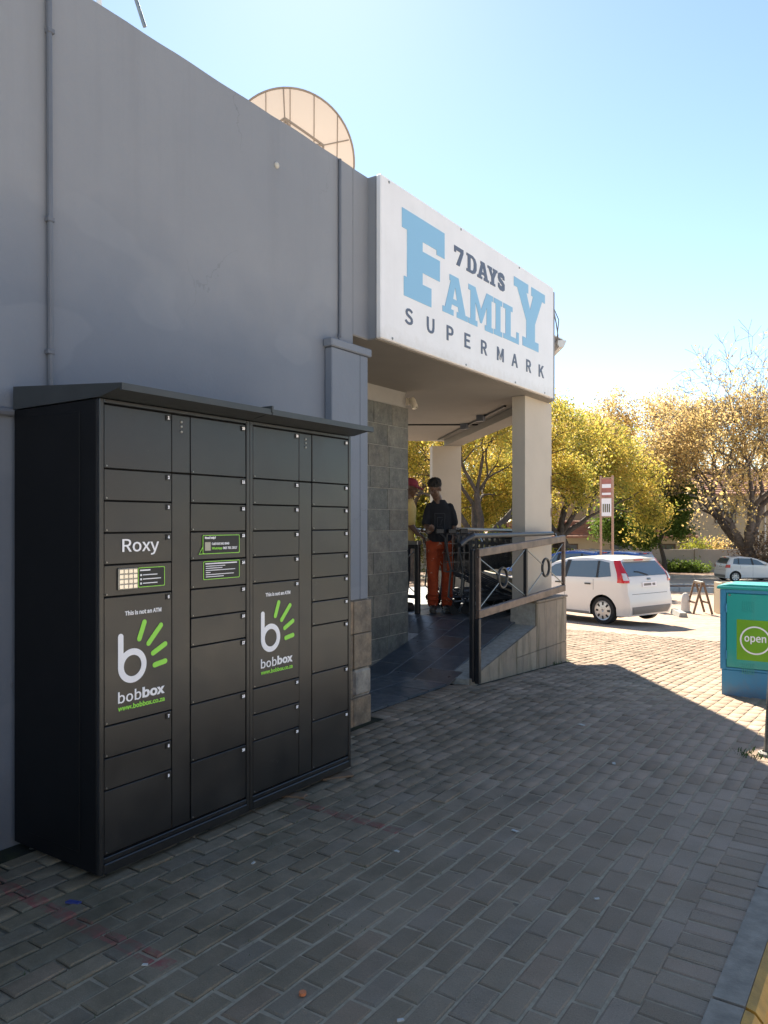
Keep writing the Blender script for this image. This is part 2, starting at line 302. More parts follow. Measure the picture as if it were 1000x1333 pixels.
# ------------------------------------------------------------------ builders
class MB:
    def __init__(s): s.v = []; s.f = []; s.mi = []; s.cur = 0
    def add(s, vs, fs):
        o = len(s.v); s.v += [tuple(p) for p in vs]
        s.f += [tuple(o+i for i in f) for f in fs]; s.mi += [s.cur]*len(fs)
    def box(s, x0, x1, y0, y1, z0, z1, mtx=None):
        vs = [Vector((x, y, z)) for z in (z0, z1) for y in (y0, y1) for x in (x0, x1)]
        if mtx is not None: vs = [mtx @ p for p in vs]
        s.add(vs, [(0, 2, 3, 1), (4, 5, 7, 6), (0, 1, 5, 4), (2, 6, 7, 3), (0, 4, 6, 2), (1, 3, 7, 5)])
    def cbox(s, x0, x1, y0, y1, z0, z1, c=0.003, mtx=None):
        # box with chamfered edges
        cs = [(x0, x1), (y0, y1), (z0, z1)]; vs = []; idx = {}
        for i in (0, 1):
            for j in (0, 1):
                for k in (0, 1):
                    s3 = (i, j, k)
                    for ax in range(3):
                        p = [cs[a][s3[a]] + (0 if a == ax else (c if s3[a] == 0 else -c)) for a in range(3)]
                        idx[(i, j, k, ax)] = len(vs); vs.append(Vector(p))
        fs = []
        for ax in range(3):
            a, b = [(1, 2), (2, 0), (0, 1)][ax]
            for sd in (0, 1):
                q = []
                for (u, w) in ((0, 0), (1, 0), (1, 1), (0, 1)):
                    t = [0, 0, 0]; t[ax] = sd; t[a] = u; t[b] = w; q.append(idx[(*t, ax)])
                fs.append(tuple(q if sd else q[::-1]))
        for ax in range(3):                              # edges along axis ax
            a, b = [(1, 2), (2, 0), (0, 1)][ax]
            for u in (0, 1):
                for w in (0, 1):
                    t0 = [0, 0, 0]; t0[a] = u; t0[b] = w; t1 = t0[:]; t1[ax] = 1
                    q = [idx[(*t0, a)], idx[(*t1, a)], idx[(*t1, b)], idx[(*t0, b)]]
                    fs.append(tuple(q if (u == w) == False else q[::-1]))
        for i in (0, 1):
            for j in (0, 1):
                for k in (0, 1):
                    q = [idx[(i, j, k, 0)], idx[(i, j, k, 1)], idx[(i, j, k, 2)]]
                    fs.append(tuple(q if (i+j+k) % 2 else q[::-1]))
        if mtx is not None: vs = [mtx @ p for p in vs]
        s.add(vs, fs)
    def tube(s, path, r, n=8, cap=True):
        path = [Vector(p) for p in path]; rs = r if isinstance(r, (list, tuple)) else [r]*len(path)
        up = None; rings = []
        for i, p in enumerate(path):
            d = (path[min(i+1, len(path)-1)] - path[max(i-1, 0)])
            d = d.normalized() if d.length > 1e-9 else Vector((0, 0, 1))
            if up is None: up = d.orthogonal().normalized()
            else:
                up = (up - d*up.dot(d)); up = up.normalized() if up.length > 1e-6 else d.orthogonal().normalized()
            w = d.cross(up)
            rings.append([p + (up*math.cos(2*math.pi*k/n) + w*math.sin(2*math.pi*k/n))*rs[i] for k in range(n)])
        vs = [q for rg in rings for q in rg]; fs = []
        for i in range(len(path)-1):
            for k in range(n):
                a, b = i*n+k, i*n+(k+1) % n; fs.append((a, b, b+n, a+n))
        if cap: fs.append(tuple(range(n))[::-1]); fs.append(tuple((len(path)-1)*n+k for k in range(n)))
        s.add(vs, fs)
    def cyl(s, p0, p1, r, n=12): s.tube([p0, p1], r, n)
    def prism(s, poly, z0, z1, mtx=None):
        n = len(poly); vs = [Vector((x, y, z)) for z in (z0, z1) for x, y in poly]
        if mtx is not None: vs = [mtx @ p for p in vs]
        s.add(vs, [tuple(range(n))[::-1], tuple(range(n, 2*n))] + [(i, (i+1) % n, n+(i+1) % n, n+i) for i in range(n)])
    def ring(s, c, ax, R, r, n=20, m=6):
        c = Vector(c); ax = Vector(ax).normalized(); u = ax.orthogonal().normalized(); w = ax.cross(u)
        vs = []; fs = []
        for i in range(n):
            d = u*math.cos(2*math.pi*i/n)+w*math.sin(2*math.pi*i/n)
            for k in range(m): vs.append(c + d*(R+r*math.cos(2*math.pi*k/m)) + ax*r*math.sin(2*math.pi*k/m))
        for i in range(n):
            for k in range(m):
                fs.append((i*m+k, ((i+1) % n)*m+k, ((i+1) % n)*m+(k+1) % m, i*m+(k+1) % m))
        s.add(vs, fs)
    def sphere(s, c, rx, ry, rz, n=14, m=9, mtx=None):
        vs = []; fs = []; c = Vector(c)
        for j in range(m+1):
            t = math.pi*j/m
            for i in range(n):
                a = 2*math.pi*i/n; p = Vector((rx*math.sin(t)*math.cos(a), ry*math.sin(t)*math.sin(a), rz*math.cos(t)))
                if mtx is not None: p = mtx @ p
                vs.append(c+p)
        for j in range(m):
            for i in range(n):
                fs.append((j*n+i, (j+1)*n+i, (j+1)*n+(i+1) % n, j*n+(i+1) % n))
        s.add(vs, fs)
    def lathe(s, c, ax, prof, n=20):                     # prof: (distance along axis, radius)
        c = Vector(c); ax = Vector(ax).normalized(); u = ax.orthogonal().normalized(); w = ax.cross(u); vs = []; fs = []
        for (t, r) in prof:
            for k in range(n): vs.append(c+ax*t+(u*math.cos(2*math.pi*k/n)+w*math.sin(2*math.pi*k/n))*r)
        for i in range(len(prof)-1):
            for k in range(n): fs.append((i*n+k, i*n+(k+1) % n, (i+1)*n+(k+1) % n, (i+1)*n+k))
        s.add(vs, fs)
    def mesh(s, name, mats, smooth=False, org=None):
        me = bpy.data.meshes.new(name)
        vs = s.v if org is None else [(p[0]-org[0], p[1]-org[1], p[2]-org[2]) for p in s.v]
        me.from_pydata(vs, [], s.f)
        for m in (mats if isinstance(mats, (list, tuple)) else [mats]): me.materials.append(M[m])
        if any(s.mi): me.polygons.foreach_set('material_index', s.mi)
        if smooth: me.polygons.foreach_set('use_smooth', [True]*len(me.polygons))
        bm = bmesh.new(); bm.from_mesh(me); bmesh.ops.recalc_face_normals(bm, faces=bm.faces); bm.to_mesh(me); bm.free()
        if smooth == 'auto': me.set_sharp_from_angle(angle=R_(35))
        me.update(); return me
    def build(s, name, mats, parent=None, smooth=False, local=False):
        org = None
        if parent is not None and not local: org = root_loc(parent)
        return link(name, s.mesh(name, mats, smooth, org), parent)
def root_loc(o):
    while o.parent is not None: o = o.parent
    return o.location
def link(name, me, parent=None, loc=None):
    o = bpy.data.objects.new(name, me); COL.objects.link(o); o.parent = parent
    if loc is not None: o.location = loc
    return o
def thing(name, label, cat, loc=(0, 0, 0), rz=0, group=None):
    o = bpy.data.objects.new(name, None); COL.objects.link(o); o.location = loc; o.rotation_euler = (0, 0, rz)
    o.empty_display_size = 0.1
    return tag(o, label, cat, group)
def tag(o, label, cat, group=None):
    o['label'] = label; o['category'] = cat
    if group: o['group'] = group
    return o
def struct(o, kind='structure'): o['kind'] = kind; return o
def copy_tree(o, parent=None):
    c = o.copy(); COL.objects.link(c); c.parent = parent
    for ch in [k for k in o.children]: copy_tree(ch, c)
    return c
def fastmesh(name, V, F, mats, smooth=False):            # numpy quads
    me = bpy.data.meshes.new(name); n = len(F); k = F.shape[1]
    me.vertices.add(len(V)); me.vertices.foreach_set('co', V.astype(np.float32).ravel())
    me.loops.add(n*k); me.loops.foreach_set('vertex_index', F.astype(np.int32).ravel())
    me.polygons.add(n); me.polygons.foreach_set('loop_start', np.arange(0, n*k, k, dtype=np.int32))
    me.update(calc_edges=True); me.validate()
    for m in (mats if isinstance(mats, (list, tuple)) else [mats]): me.materials.append(M[m])
    if smooth: me.polygons.foreach_set('use_smooth', [True]*n)
    return me
def curve_mesh(cu):
    o = bpy.data.objects.new('tmp', cu); COL.objects.link(o)
    dg = bpy.context.evaluated_depsgraph_get(); dg.update()
    me = bpy.data.meshes.new_from_object(o.evaluated_get(dg), depsgraph=dg)
    bpy.data.objects.remove(o); bpy.data.curves.remove(cu); return me
def fit(me, x0, x1, y0, y1, keep=False):                 # move and scale a flat mesh into a box
    n = len(me.vertices); a = np.empty(n*3, dtype=np.float32); me.vertices.foreach_get('co', a); a = a.reshape(-1, 3)
    lo, hi = a.min(0), a.max(0)
    sy = (y1-y0)/max(1e-6, hi[1]-lo[1]); sx = sy if keep else (x1-x0)/max(1e-6, hi[0]-lo[0])
    a[:, 0] = x0+(a[:, 0]-lo[0])*sx; a[:, 1] = y0+(a[:, 1]-lo[1])*sy
    me.vertices.foreach_set('co', a.ravel()); me.update(); return me
try: FONT = bpy.data.fonts.load(bpy.utils.system_resource('DATAFILES', path='fonts')+'/Noto Sans CJK Regular.woff2')   # a font that ships with Blender
except Exception: FONT = None
def text(s, x0, x1, y0, y1, bold=0.0, keep=False, ext=0.0006):
    cu = bpy.data.curves.new('t', 'FONT'); cu.body = s; cu.size = 1
    if FONT: cu.font = FONT
    cu.offset = bold; cu.extrude = ext; cu.resolution_u = 3
    return fit(curve_mesh(cu), x0, x1, y0, y1, keep)
def shape(contours, x0, x1, y0, y1, ext=0.002):
    cu = bpy.data.curves.new('s', 'CURVE'); cu.dimensions = '2D'; cu.fill_mode = 'BOTH'; cu.extrude = ext
    for c in contours:
        sp = cu.splines.new('POLY'); sp.points.add(len(c)-1)
        for p, (x, y) in zip(sp.points, c): p.co = (x, y, 0, 1)
        sp.use_cyclic_u = True
    return fit(curve_mesh(cu), x0, x1, y0, y1)
FACE_X = Matrix(((0, 0, 1, 0), (1, 0, 0, 0), (0, 1, 0, 0), (0, 0, 0, 1)))     # flat print on a face that looks to +X
def print_on(name, me, mat, parent, mtx):
    me.materials.clear(); me.materials.append(M[mat]); me.transform(mtx); o = link(name, me, parent); return o
def print_on(name, me, mat, parent, mtx):
    me.materials.clear(); me.materials.append(M[mat]); me.transform(Matrix.Translation(-root_loc(parent)) @ mtx)
    return link(name, me, parent)
def at_x(x): return Matrix.Translation((x, 0, 0)) @ FACE_X

# ------------------------------------------------------------------ ground
def sheet(name, x0, x1, ys, dz, mat, nx=1):
    vs = []; fs = []
    xs = [x0+(x1-x0)*i/nx for i in range(nx+1)]
    for y in ys:
        for x in xs: vs.append((x, y, g(y)+dz))
    w = nx+1
    for j in range(len(ys)-1):
        for i in range(nx): fs.append((j*w+i, j*w+i+1, (j+1)*w+i+1, (j+1)*w+i))
    mb = MB(); mb.add(vs, fs); return struct(mb.build(name, mat))
YS = [-60, 6.3, 8.9, 16.7, 30, 50, 62, 500]
sheet('ground', -400, 400, YS, -0.30, 'soil')
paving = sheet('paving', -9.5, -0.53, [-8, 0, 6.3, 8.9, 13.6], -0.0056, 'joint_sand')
sheet('road', -0.42, 9.0, [-40, 6.3, 8.9, 16.7, 18], -0.13, 'street_asphalt')
sheet('opposite_pavement', 9.0, 60.0, [-40, 6.3, 8.9, 16.7, 18], -0.05, 'lot_dust')
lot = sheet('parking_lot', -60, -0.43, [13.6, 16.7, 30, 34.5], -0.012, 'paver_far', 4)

ob = None
# pavers: running bond parallel to the shop wall, a soldier course along the kerb and one along the entrance
def tan_uv(x, y, z):
    D = x*FX+y*FY
    return (x*RX+y*RY)/max(D, .05), (z-EYE)/max(D, .05), D
def in_view(x, y, z, m=0.02):
    k, t, D = tan_uv(x, y, z)
    return D > 0.4 and abs(k) < 0.5+m and -0.653-m < t < 0.70
def brick_mesh(l, w, seed):
    r = random.Random(seed); mb = MB()
    a, b = l/2, w/2; c = 0.005
    j = lambda: r.uniform(-0.0026, 0.0026)
    base = [(-a, -b), (a, -b), (a, b), (-a, b)]; base = [(x+j(), y+j()) for x, y in base]
    vs = [(x, y, -0.03) for x, y in base]+[(x, y, -c) for x, y in base]+[(x*(1-c/a)-(x/abs(x))*q*.6, y*(1-c/b)-(y/abs(y))*q, 0) for (x, y), q in zip(base, [r.choice((0, 0, .002, .006)) for _ in range(4)])]
    fs = [(8, 9, 10, 11)]
    for i in range(4):
        n = (i+1) % 4; fs += [(i, n, n+4, i+4), (i+4, n+4, n+8, i+8)]
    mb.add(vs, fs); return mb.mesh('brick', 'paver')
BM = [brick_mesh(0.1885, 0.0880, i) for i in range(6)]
bricks = []
SOLD = [(-0.695, -0.535)]
def blocked(x, y):                                       # under the shop, the ramp and the drain strip
    if y < 5.02: return x < -3.45
    if y < 6.50: return x < -3.70
    if y < 9.15: return x < -3.47
    return x < -9.3
nrow = int((3.45+1.0+5.2)/0.1)
for i in range(-1, 92):
    x = -0.75-0.1*i
    for j in range(-4, 70):
        y = 0.2*j + (0.1 if i % 2 else 0) + 0.012*math.sin(i*2.1)
        if blocked(x-0.04, y) or y < -1: continue
        if 5.02 < y < 6.52 and -3.70 < x < -3.42: continue
        if 8.85 < y < 9.3 and x < -3.40: continue
        k, t, D = tan_uv(x, y, g(y))
        if D < 0.8 or k < -0.62 or k > 0.62: continue
        bricks.append((x, y, R_(90)))
for j in range(0, 95):
    y = -0.6+0.1*j
    bricks.append((-0.613, y, 0.0))
for j in range(0, 16): bricks.append((-3.50, 5.06+0.1*j, 0.0))
bricks = [b for b in bricks if not (b[0] > -0.70 and b[2] != 0.0)]
def apparent(b):
    x, y, _ = b; k, t, D = tan_uv(x, y, g(y))
    if not in_view(x, y, g(y), 0.01): return 0
    if x < -2.86 and 2.0 < y < 3.9: return 0
    return 1/D**3
order = sorted(bricks, key=apparent, reverse=True)
bp = {}
for n, (x, y, rz) in enumerate(order):
    dz = random.gauss(0, 0.0009)
    if x < -1.9: dz += 0.004*min(1, (-1.9-x)/.8)+random.gauss(0, 0.0020)
    dz = max(-0.001, min(0.006, dz))
    rot = Matrix.Rotation(rz+random.gauss(0, 0.012), 4, 'Z') @ Matrix.Rotation(random.gauss(0, 0.009), 4, 'X') @ Matrix.Rotation(random.gauss(0, 0.005), 4, 'Y')
    sl = math.atan((g(y+0.1)-g(y-0.1))/0.2)
    mtx = Matrix.Translation((x+random.gauss(0, 0.0012), y+random.gauss(0, 0.0015), g(y)+dz)) @ Matrix.Rotation(sl, 4, 'X') @ rot
    if n < 300:
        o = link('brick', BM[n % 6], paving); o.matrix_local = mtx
    else:
        k = n % 6; bp.setdefault(k, []).append(np.array(mtx))
V = []; F = []; off = 0
for k, ms in bp.items():
    me = BM[k]; nv = len(me.vertices); a = np.empty(nv*3); me.vertices.foreach_get('co', a); a = np.c_[a.reshape(-1, 3), np.ones(nv)]
    f = np.array([list(p.vertices) for p in me.polygons])
    for m in ms: V.append((a @ m.T)[:, :3]); F.append(f+off); off += nv
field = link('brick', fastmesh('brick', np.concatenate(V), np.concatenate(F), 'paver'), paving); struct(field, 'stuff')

# kerb with an orange-yellow painted arris, in one-metre stones
kerb = thing('kerb', 'grey concrete kerb with yellow painted edge beside the brick paving', 'kerb', (-0.47, 0, 0))
for i in range(-3, 12):
    y0 = i*0.92-0.09; mb = MB()
    c = [(-0.055, -0.16), (-0.055, 0.004), (0.045, 0.004), (0.045, -0.16)]
    m = Matrix(((1, 0, 0, -0.47), (0, 0, -1, y0+0.912), (0, 1, 0, g(y0+.4)), (0, 0, 0, 1)))
    mb.prism(c, 0, 0.904, m); k = mb.build('kerb_stone', 'kerb_concrete', kerb)
    mb = MB(); mb.prism([(0.047, -0.16), (0.047, 0.003), (0.075, -0.004), (0.098, -0.03), (0.105, -0.16)], 0, 0.904, m); mb.build('painted_edge', 'yellow_paint', k)

# ------------------------------------------------------------------ unseen building added across the side road to bounce warm light into the shade
opp = bpy.data.objects.new('bounce_building', None); COL.objects.link(opp); opp.location = (14, 0, 0)
opp['label'] = 'unseen long pale single-storey building added across the side road to bounce warm light onto the lockers'; opp['category'] = 'building'
mb = MB(); mb.box(14, 22, -22, 16, -1.2, 3.3); mb.build('wall', 'house_wall_pale', opp)
mb = MB(); mb.prism([(13.4, 3.303), (22.6, 3.303), (18, 4.6)], 0, 39, Matrix(((1, 0, 0, 0), (0, 0, 1, -22.5), (0, 1, 0, 0), (0, 0, 0, 1)))); mb.build('roof', 'roof_tile', opp)
for i in range(7):
    y = -19+5.2*i; mb = MB(); mb.box(13.95, 13.998, y, y+1.6, 1.0, 2.4); w_ = mb.build('window', 'frame_brown', opp); mb = MB(); mb.box(13.94, 13.949, y+.06, y+1.54, 1.06, 2.34); mb.build('pane', 'window_glass', w_)

# ------------------------------------------------------------------ the shop
WX = -3.55
shop = thing('shop_building', 'long flat-roofed shop with dark grey painted wall and corner porch', 'building', (-6.5, 2.0, 0))
# street wall with a slightly uneven top edge
vs = []; fs = []; ys = np.linspace(-9, 4.79, 120)
top = [4.305+0.010*noise.noise((y*0.9, 3, 1))+0.006*noise.noise((y*4, 1, 5)) for y in ys]
for y, t in zip(ys, top): vs += [(WX, y, -0.32), (WX, y, t), (WX-0.22, y, t-0.01), (WX-0.22, y, 3.9)]
for i in range(len(ys)-1):
    for k in range(3): a = i*4+k; fs.append((a, a+4, a+5, a+1))
e = len(ys)*4-4; fs += [(e, e+1, e+2, e+3), (0, 3, 2, 1)]
mb = MB(); mb.add(vs, fs); mb.box(-13, WX-0.22, -9, 4.79, -0.3, 3.9)
mb.build('wall', 'wall_paint', shop)
mb = MB(); mb.box(-13, -4.63, 4.79, 7.24, -0.3, 3.98)
mb.build('inner_wall', 'plaster_grey', shop)
# porch roof: soffit at 3 m, parapet to 4.3 m, its far face at 45 degrees
PORCH = [(-3.547, 4.7905), (-3.547, 4.99), (-3.472, 4.99), (-3.472, 8.73), (-6.62, 12.18), (-9.9, 9.3), (-9.9, 4.7905)]
mb = MB()
mb.prism(PORCH, 3.012, 4.295); mb.cur = 1
mb.prism([(p[0]*0.9995-0.004, p[1]*0.9995) for p in PORCH], 3.0, 3.0119)
mb.build('porch_roof', ['wall_paint', 'soffit_paint'], shop)
# downstand beam and slot in the soffit
d = Vector((-3.148, 3.45, 0)).normalized(); nrm = Vector((-d.y, d.x, 0))
def diag(t, s, z): p = Vector((-3.545, 8.81, 0))+d*t+nrm*s; return Vector((p.x, p.y, z))
mb = MB(); a = [diag(0.2, 0.05, 0), diag(4.4, 0.05, 0), diag(4.4, 0.34, 0), diag(0.2, 0.34, 0)]
mb.prism([(p.x, p.y) for p in a], 2.90, 2.998); mb.build('beam', 'soffit_paint', shop)
mb = MB(); a = [diag(0.3, 0.47, 0), diag(4.2, 0.47, 0), diag(4.2, 0.50, 0), diag(0.3, 0.50, 0)]
mb.prism([(p.x, p.y) for p in a], 2.975, 2.999); mb.build('soffit_batten', 'black_steel', shop)
mb = MB(); a = [(-6.25, 9.45), (-5.15, 10.19), (-5.19, 10.25), (-6.29, 9.51)]
mb.prism(a, 2.985, 2.9985); mb.build('soffit_slot', 'gap_black', shop)
for t in (1.2, 2.1): mb = MB(); mb.box(-0.05, 0.05, -0.035, 0.035, -0.08, 0, Matrix.Translation(diag(t, 0.55, 2.998))); mb.build('soffit_lamp', 'pipe_grey', shop)
# pilaster with cap, stone at its foot
mb = MB(); mb.cbox(WX+0.002, -3.48, 4.44, 4.789, 0.955, 2.84, 0.006); mb.cbox(WX-0.25, -3.48, 4.7915, 4.895, 0.955, 2.84, 0.006); mb.cbox(WX+0.002, -3.465, 4.42, 4.93, 2.843, 2.905, 0.008)
pil = mb.build('pilaster', 'wall_paint', shop)
mb = MB(); mb.box(WX+0.004, -3.50, 4.44, 4.79, -0.1, 0.955); mb.box(WX-0.25, -3.50, 4.7905, 4.93, -0.1, 0.955); base = mb.build('pilaster_foot', 'grout', shop)
for (z0, z1, mt, c) in ((0.70, 0.95, 'stone_clad', 0.004), (0.435, 0.695, 'stone_clad', 0.004), (0.215, 0.425, 'stone_pale', 0.022), (-0.08, 0.205, 'stone_clad', 0.006)):
    for (y0, y1) in ((4.45, 4.69), (4.696, 4.925)):
        mb = MB(); mb.cbox(-3.50, -3.468+random.uniform(-.004, .004), y0, y1, z0, z1, c if y0 > 4.6 else 0.004)
        mb.build('stone', mt if y0 > 4.6 else 'stone_clad', base)
# slate-faced wall inside the porch
def fz(y): return 0.02 if y < 6.4 else min(0.41, 0.02+0.237*(y-6.4))
mb = MB(); mb.box(-4.628, -4.615, 4.80, 7.245, -0.1, 2.825); sw = mb.build('slate_wall', 'grout', shop)
rr = random.Random(3)
for j in range(-1, 13):
    z1 = 2.825-0.2275*j-0.002; z0 = z1-0.2235
    if j == -1: continue
    y = 7.262; k = 0; first = rr.uniform(0.30, 0.42)
    while y > 5.6:
        w = first if k == 0 else rr.uniform(0.30, 0.42)
        y0 = y-w; zz = max(z0, fz(y0)-0.02)
        if zz < z1-0.03:
            mb = MB(); t = rr.uniform(0.0, 0.009)
            mb.cbox(-4.617, -4.611+t*0.5, y0+0.003, y-0.003, zz+0.002, z1, 0.002); mb.build('slate_tile', 'slate', sw)
        y = y0; k += 1
# columns
col_parts = []
def column(poly, z0, z1):
    mb = MB(); mb.prism(poly, z0, z1); return mb.build('column', 'plaster_beige', shop)
c1 = column([(-3.76, 8.16), (-3.60, 8.16), (-3.60, 8.95), (-3.76, 8.95)], -0.3, 2.999)
o1 = Vector((-6.55, 12.12, 0)); cc = [o1, o1+d*(-0.42)+nrm*0, o1+d*(-0.42)+nrm*0.30, o1+nrm*0.30]
cc = [Vector((-6.52, 12.02, 0)), Vector((-6.92, 11.70, 0)), Vector((-7.05, 11.83, 0)), Vector((-6.65, 12.14, 0))]
c2 = column([(p.x, p.y) for p in cc], -0.5, 2.90)
# rust scars along the column's far edge
mb = MB()
for z in (2.0, 1.9, 1.62): mb.box(-3.603, -3.597, 8.92, 8.952, z, z+random.uniform(.04, .12))
mb.build('rust_scar', 'timber', c1)
# stone plinth beside the ramp: slanted top, square pier under the rail
mb = MB()
poly = [(6.53, -0.3), (6.53, 0.045), (8.12, 0.385), (8.12, 0.635), (9.05, 0.635), (9.05, -0.4)]
mX = lambda x: Matrix(((0, 0, 1, x), (1, 0, 0, 0), (0, 1, 0, 0), (0, 0, 0, 1)))
mb.prism(poly, 0, 0.30, mX(-3.762)); pl = mb.build('plinth', 'grout', shop)
def clip_top(y0, y1, n=6):
    out = []
    for i in range(n+1):
        y = y0+(y1-y0)*i/n
        out.append((y, (0.045+0.2138*(y-6.53)) if y < 8.118 else 0.63))
    return out
cuts = [6.535, 6.93, 7.25, 7.58, 7.88, 8.119, 8.42, 8.72, 9.045]
for a, b in zip(cuts, cuts[1:]):
    z0 = g(a)-0.05; hs = clip_top(a+0.003, b-0.003); zs = [z0]
    mid = 0.10 if a > 7.5 else None
    if mid is None:
        mb = MB(); mb.prism([(a+.003, z0), (b-.003, z0)]+hs[::-1], 0, 0.018, mX(-3.462)); mb.build('plinth_tile', 'plinth_stone', pl)
    else:
        mb = MB(); mb.prism([(a+.003, z0), (b-.003, z0), (b-.003, mid-0.003), (a+.003, mid-0.003)], 0, 0.018, mX(-3.462)); mb.build('plinth_tile', 'plinth_stone', pl)
        mb = MB(); mb.prism([(a+.003, mid+.003), (b-.003, mid+.003)]+hs[::-1], 0, 0.018, mX(-3.462)); mb.build('plinth_tile', 'plinth_stone', pl)
mb = MB(); mb.cbox(-3.775, -3.435, 8.105, 9.06, 0.637, 0.662, 0.004); mb.build('coping', 'plinth_stone', pl)
# porch floor: slate-blue tiles, level at the door, a ramp, a landing
mb = MB(); x0 = -8.2
prof = [(5.0, fz(5.0)), (6.4, 0.02), (8.046, 0.41)]
vs = [(x, y, z-0.003) for y, z in prof for x in (-4.615, -3.60 if y < 6.3 else -3.70)]; 
mb.add(vs, [(0, 1, 3, 2), (2, 3, 5, 4)]); q7 = fz(7.25)-0.003; mb.add([(-8, 7.25, q7), (-4.616, 7.25, q7), (-4.616, 8.046, 0.407), (-8, 8.046, 0.407)], [(0, 1, 2, 3)])
land = [(-3.765, 8.046), (-3.765, 8.95), (-6.62, 12.06), (-9.0, 10.0), (-9.0, 8.046), (-4.6, 8.046)]
mb.prism(land, -0.5, 0.4075)
flo = mb.build('porch_floor', 'floor_grout', shop)
def inside(p):
    x, y = p; c = False; n = len(land)
    for i in range(n):
        (xa, ya), (xb, yb) = land[i], land[(i+1) % n]
        if (ya > y) != (yb > y) and x < (xb-xa)*(y-ya)/(yb-ya)+xa: c = not c
    return c
k = 0
for i in range(12):
    xa = -3.705-0.304*i; xb = xa-0.292
    for j in range(18):
        ya = 5.03+0.33*j+(0.16 if i % 2 else 0); yb = ya+0.318
        if yb < 6.75 and i == 0: xs, xe = -3.602, xb
        else: xs, xe = xa, xb
        if yb <= 8.05:
            if xe < -4.62 and ya < 7.26: continue
        elif ya < 8.05 or not all(inside(q) for q in ((xs, ya), (xe, ya), (xs, yb), (xe, yb))):
            if not (ya < 8.05 and (xe > -4.62 or ya > 7.26)): continue
        mb = MB(); yy = [ya, yb] if (yb < 6.4 or ya > 8.046 or (ya > 6.4 and yb < 8.046)) else [ya, 6.4 if ya < 6.4 else 8.046, yb]
        t = rr.uniform(-0.0015, 0.0015)
        vs = [(x, y, fz(y)+t+dz) for y in yy for x, dz in ((xs, -0.02), (xs, 0), (xe, 0), (xe, -0.02))]
        fs = [(q*4+w, q*4+w+1, q*4+w+5, q*4+w+4) for q in range(len(yy)-1) for w in range(3)]
        fs += [(0, 1, 2, 3), tuple(len(vs)-4+w for w in (3, 2, 1, 0))]
        mb.add(vs, fs); mb.build('floor_tile', 'slate_floor', flo)
# white roof sheet and gutter that overhang the far, slanting face
mb = MB(); e0 = diag(0.9, 0.0, 0)
out = -nrm
def eave(t, s, z): p = Vector((-3.545, 8.81, 0))+d*t+out*s; return Vector((p.x, p.y, z))
T0, T1 = 0.45, 4.4
SV = lambda t: 0.33+0.15*(t-T0)
vs = []; fs = []; nn = 46
for i in range(nn+1):
    t = T0+(T1-T0)*i/nn; w = 0.018*math.sin(i*math.pi/2)
    vs += [eave(t, 0.0, 4.02+w), eave(t, SV(t), 3.88+w), eave(t, SV(t), 3.865+w), eave(t, 0.0, 4.005+w)]
for i in range(nn):
    for q in range(4): fs.append((i*4+q, i*4+(q+1) % 4, i*4+4+(q+1) % 4, i*4+4+q))
fs += [(0, 1, 2, 3)]
mb.add(vs, fs); ev = mb.build('roof_sheet', 'white_roof', shop)
gd = (eave(T1, SV(T1), 0)-eave(T0, SV(T0), 0)); gl = gd.length; gd.normalize(); go = Vector((gd.y, -gd.x, 0))
mb = MB(); mb.prism([(0, 0), (0.12, 0), (0.12, -.02), (0.09, -0.085), (0.03, -0.085), (0, -0.03)], 0, gl,
    Matrix.Translation(eave(T0, SV(T0)-0.09, 3.865)) @ Matrix(((go.x, 0, gd.x, 0), (go.y, 0, gd.y, 0), (0, 1, 0, 0), (0, 0, 0, 1))))
mb.build('gutter', 'white_roof', ev)
mb = MB(); mb.tube([eave(T0+.03, 0.0, 3.74), eave(T0+.03, 0.14, 3.74), eave(T0+.03, 0.22, 3.86)], 0.02, 6); mb.build('gutter_bracket', 'pipe_grey', ev)
cab = MB(); p0 = Vector((-3.50, 8.72, 4.27))
cab.tube([(-3.60, 8.99, 4.22), (-3.57, 9.03, 4.0), (-3.56, 9.06, 3.86), (-3.60, 9.12, 3.74)], 0.008, 5); cab.tube([(-3.62, 9.01, 4.25), (-3.55, 9.06, 4.05), (-3.59, 9.10, 3.80)], 0.007, 5)
tag(cab.build('cable', 'trim_grey'), 'loose grey cables hanging behind the far edge of the white shop sign', 'cable')

# pipes and plates on the wall
mb = MB(); mb.tube([(WX+0.018, 2.225, 4.29), (WX+0.018, 2.232, 3.0), (WX+0.018, 2.24, 1.2)], 0.014, 8)
t = tag(mb.build('conduit_pipe', 'pipe_grey'), 'thin grey conduit rising up the grey wall behind the black lockers', 'pipe')
for z in (4.0, 3.06, 2.4): mb = MB(); mb.cbox(WX, WX+0.034, 2.212, 2.25, z-0.012, z+0.012, 0.003); mb.build('clip', 'pipe_grey', t)
mb = MB(); mb.tube([(WX+0.012, 4.611, 4.295), (WX+0.012, 4.611, 2.95)], 0.012, 8); mb.tube([(WX+0.012, 4.60, 2.97), (WX+0.03, 4.57, 2.93), (WX+0.02, 4.64, 2.9)], 0.006, 6)
t2 = tag(mb.build('conduit_pipe', 'pipe_grey'), 'thin dark conduit on the grey wall above the capped pilaster', 'pipe')
mb = MB(); mb.tube([(WX+0.02, 0.2, 2.075), (WX+0.02, 2.035, 2.075)], 0.02, 8); tag(mb.build('conduit_pipe', 'pipe_grey'), 'horizontal grey pipe meeting the back corner of the black lockers', 'pipe')
mb = MB(); mb.lathe((WX-0.005, 3.917, 3.984), (1, 0, 0), [(0, .022), (0.012, .022), (0.02, .012), (0.02, 0.0)], 12); tag(mb.build('wall_plug', 'pale_concrete'), 'small white round plug high on the grey wall', 'wall plug')

